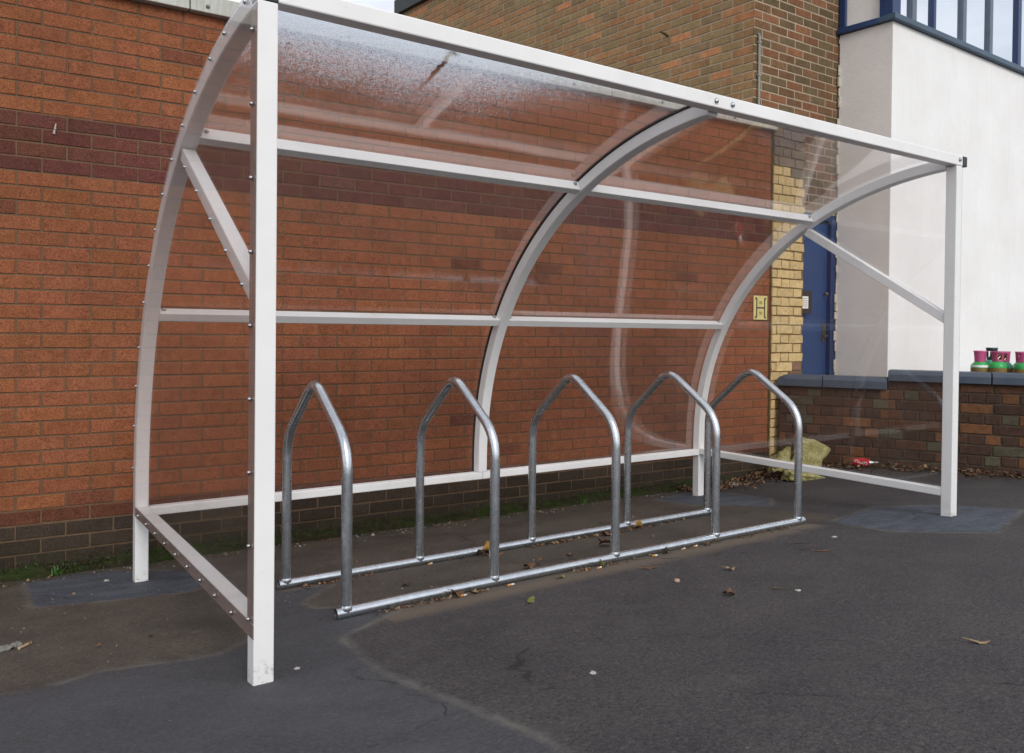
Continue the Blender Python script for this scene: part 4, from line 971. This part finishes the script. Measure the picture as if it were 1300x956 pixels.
mb = MB(); mb.tube([(-.555, .872, gz(-.555, .872)+.005), (-.515, .925, gz(-.515, .925)+.005)], [.005, .0035], 7)
tag(mb.build('wood_splinter', simple('pale_wood', (.42, .30, .18), .8), None, smooth=True), 'pale splinter of wood right of the two grey stones', 'wood splinter')
mb = MB(); a_ = Vector((1.80, -.40, gz(1.80, -.40)+.004)); mb.tube([a_, a_+Vector((.04, -.035, .002)), a_+Vector((.06, -.07, .001))], [.004, .003, .002], 6); mb.tube([a_+Vector((.04, -.035, .002)), a_+Vector((.075, -.04, .004))], [.0025, .0015], 6)
tag(mb.build('twig', LM['dark'], None, smooth=True), 'short forked dark twig on open asphalt', 'twig')
# small gravel and white debris by the wall foot
mb = MB()
for _ in range(420):
    x = random.uniform(-1.3, 4.9); y = 2.34-.04*x - abs(random.gauss(0, .09)); r_ = random.uniform(.002, .008); z = gz(x, y)
    if random.random() < .45: x = random.uniform(-1.2, 2.2); y = random.uniform(.5, 2.2); z = gz(x, y); r_ *= .6
    q = [Vector((x+r_*math.cos(a)*random.uniform(.7, 1.2), y+r_*math.sin(a)*random.uniform(.7, 1.2), z-.001)) for a in (0, 1.3, 2.5, 3.8, 5)]
    mb.add(q+[Vector((x, y, z+r_*.8))], [(i_, (i_+1) % 5, 5) for i_ in range(5)], random.choice((0, 0, 1)))
me = mb.mesh('gravel', [STN, CHIP]); tag(link('gravel', me), 'fine grit and pale crumbs scattered along the wall foot', 'gravel', kind='stuff')

# ------------------------------------------------------------------ moss and grass at the wall foot, and weeds
MOSS = [simple('moss_green', (.032, .050, .010), .9, 0, .3, 60, .2), simple('grass_green', (.045, .085, .016), .7, 0, .3, 60, .1), simple('moss_dark', (.018, .026, .007), .95, 0, .3, 60, .2)]
mb = MB()
dens = lambda x: .35 + .65*max(0, math.sin(x*2.1+1.0))*max(0, math.sin(x*.9+.6)) + (.6 if 3.0 < x < 3.9 else 0) + (.4 if x < .4 else 0)
cnt = 0
while cnt < 15000:
    x = random.uniform(-1.6, 4.3)
    if random.random() > dens(x): continue
    h_ = abs(random.gauss(0, .035)) if random.random() < .5 else 0
    o_ = abs(random.gauss(0, .022)) + .002
    z = gz(x, 2.4) + (h_ if o_ < .03 else random.uniform(0, .01)); p = wallpt(x, 0, o_); p.z = z
    if h_ == 0 and o_ > .05 and random.random() < .5: continue
    ln = random.uniform(.006, .022); a = random.uniform(0, 6.3); tl_ = random.uniform(.2, 1.2); d_ = Vector((math.cos(a)*math.sin(tl_), math.sin(a)*math.sin(tl_)-.25, math.cos(tl_)))
    s_ = Vector((-math.sin(a), math.cos(a), 0))*random.uniform(.002, .005)
    mb.add([p-s_, p+s_, p+d_*ln], [(0, 1, 2)], random.choice((0, 0, 1, 2, 2))); cnt += 1
me = bpy.data.meshes.new('moss'); me.from_pydata(mb.v, [], mb.f); [me.materials.append(m_) for m_ in MOSS]; me.polygons.foreach_set('material_index', mb.m)
tag(link('moss', me), 'dark green moss and short grass along the foot of the orange wall', 'moss', kind='stuff')
# mossy bank: lumpy soil fillet between ground and plinth
mb = MB(); xs_ = np.linspace(-2.2, 4.6, 230); prof = [(.001, 1.0), (.018, .72), (.04, .35), (.07, .05), (.09, -.10)]
from mathutils import noise as Nn
vs = []
for x in xs_:
    hh = .055 + .045*Nn.noise(Vector((x*2.3, 0, 0))) + .02*Nn.noise(Vector((x*9, 3, 0)))
    for o_, f in prof:
        p = wallpt(x, 0, o_*(1+.5*Nn.noise(Vector((x*4, 5, 0))))); p.z = gz(p.x, p.y) + hh*f + .008*Nn.noise(Vector((x*22, o_*90, 0))); vs.append(p)
n = len(prof); fs = [(i*n+j, i*n+j+1, (i+1)*n+j+1, (i+1)*n+j) for i in range(len(xs_)-1) for j in range(n-1)]
mb.add(vs, fs)
t = NT('mossy_soil'); v = t.obj(); n1 = t.noise(30, 5, .7, v); n2 = t.noise(5, 4, .6, v)
c = t.mix(t.mapr(n2, .42, .6), (.022, .017, .011), (.020, .030, .008)); c = t.mix(t.mapr(n1, .45, .65, 0, .6), c, (.045, .055, .018)); t.bsdf(c, .95, 0, t.bump(n1, .8, .01), .1)
tag(mb.build('soil_bank', t.mat, None, smooth=True, angle=80), 'narrow mossy strip of soil against the wall plinth', 'soil', kind='stuff')
def weed(x, y, n_, h_, label):
    mb = MB(); z = gz(x, y)
    for i in range(n_):
        a = random.uniform(0, 6.3); ln = h_*random.uniform(.5, 1.1); b = Vector((x+random.gauss(0, .01), y+random.gauss(0, .008), z)); sw = Vector((math.cos(a), math.sin(a)*.6-.3, 0))
        pts = [b + sw*ln*.55*f**1.6 + Vector((0, 0, ln*(f-.30*f*f))) for f in (0, .25, .5, .75, 1)]; s_ = Vector((-math.sin(a), math.cos(a), 0)); wd = random.uniform(.003, .006)
        vs = []
        for k, p in enumerate(pts): q = wd*(1-k/4.3); vs += [p-s_*q, p+s_*q]
        mb.add(vs, [(2*k, 2*k+1, 2*k+3, 2*k+2) for k in range(4)], 0)
    o = mb.build('weed', simple('weed_green', (.05, .12, .022), .6), None, smooth=True, angle=80); tag(o, label, 'weed')
weed(2.30, 2.27, 46, .10, 'bright green grassy weed at the wall foot beyond the second hoop')
weed(-.30, 2.38, 30, .07, 'low leafy weed at the wall foot at the far left')
weed(3.05, 2.22, 26, .06, 'small weed at the wall foot just left of the fourth hoop')
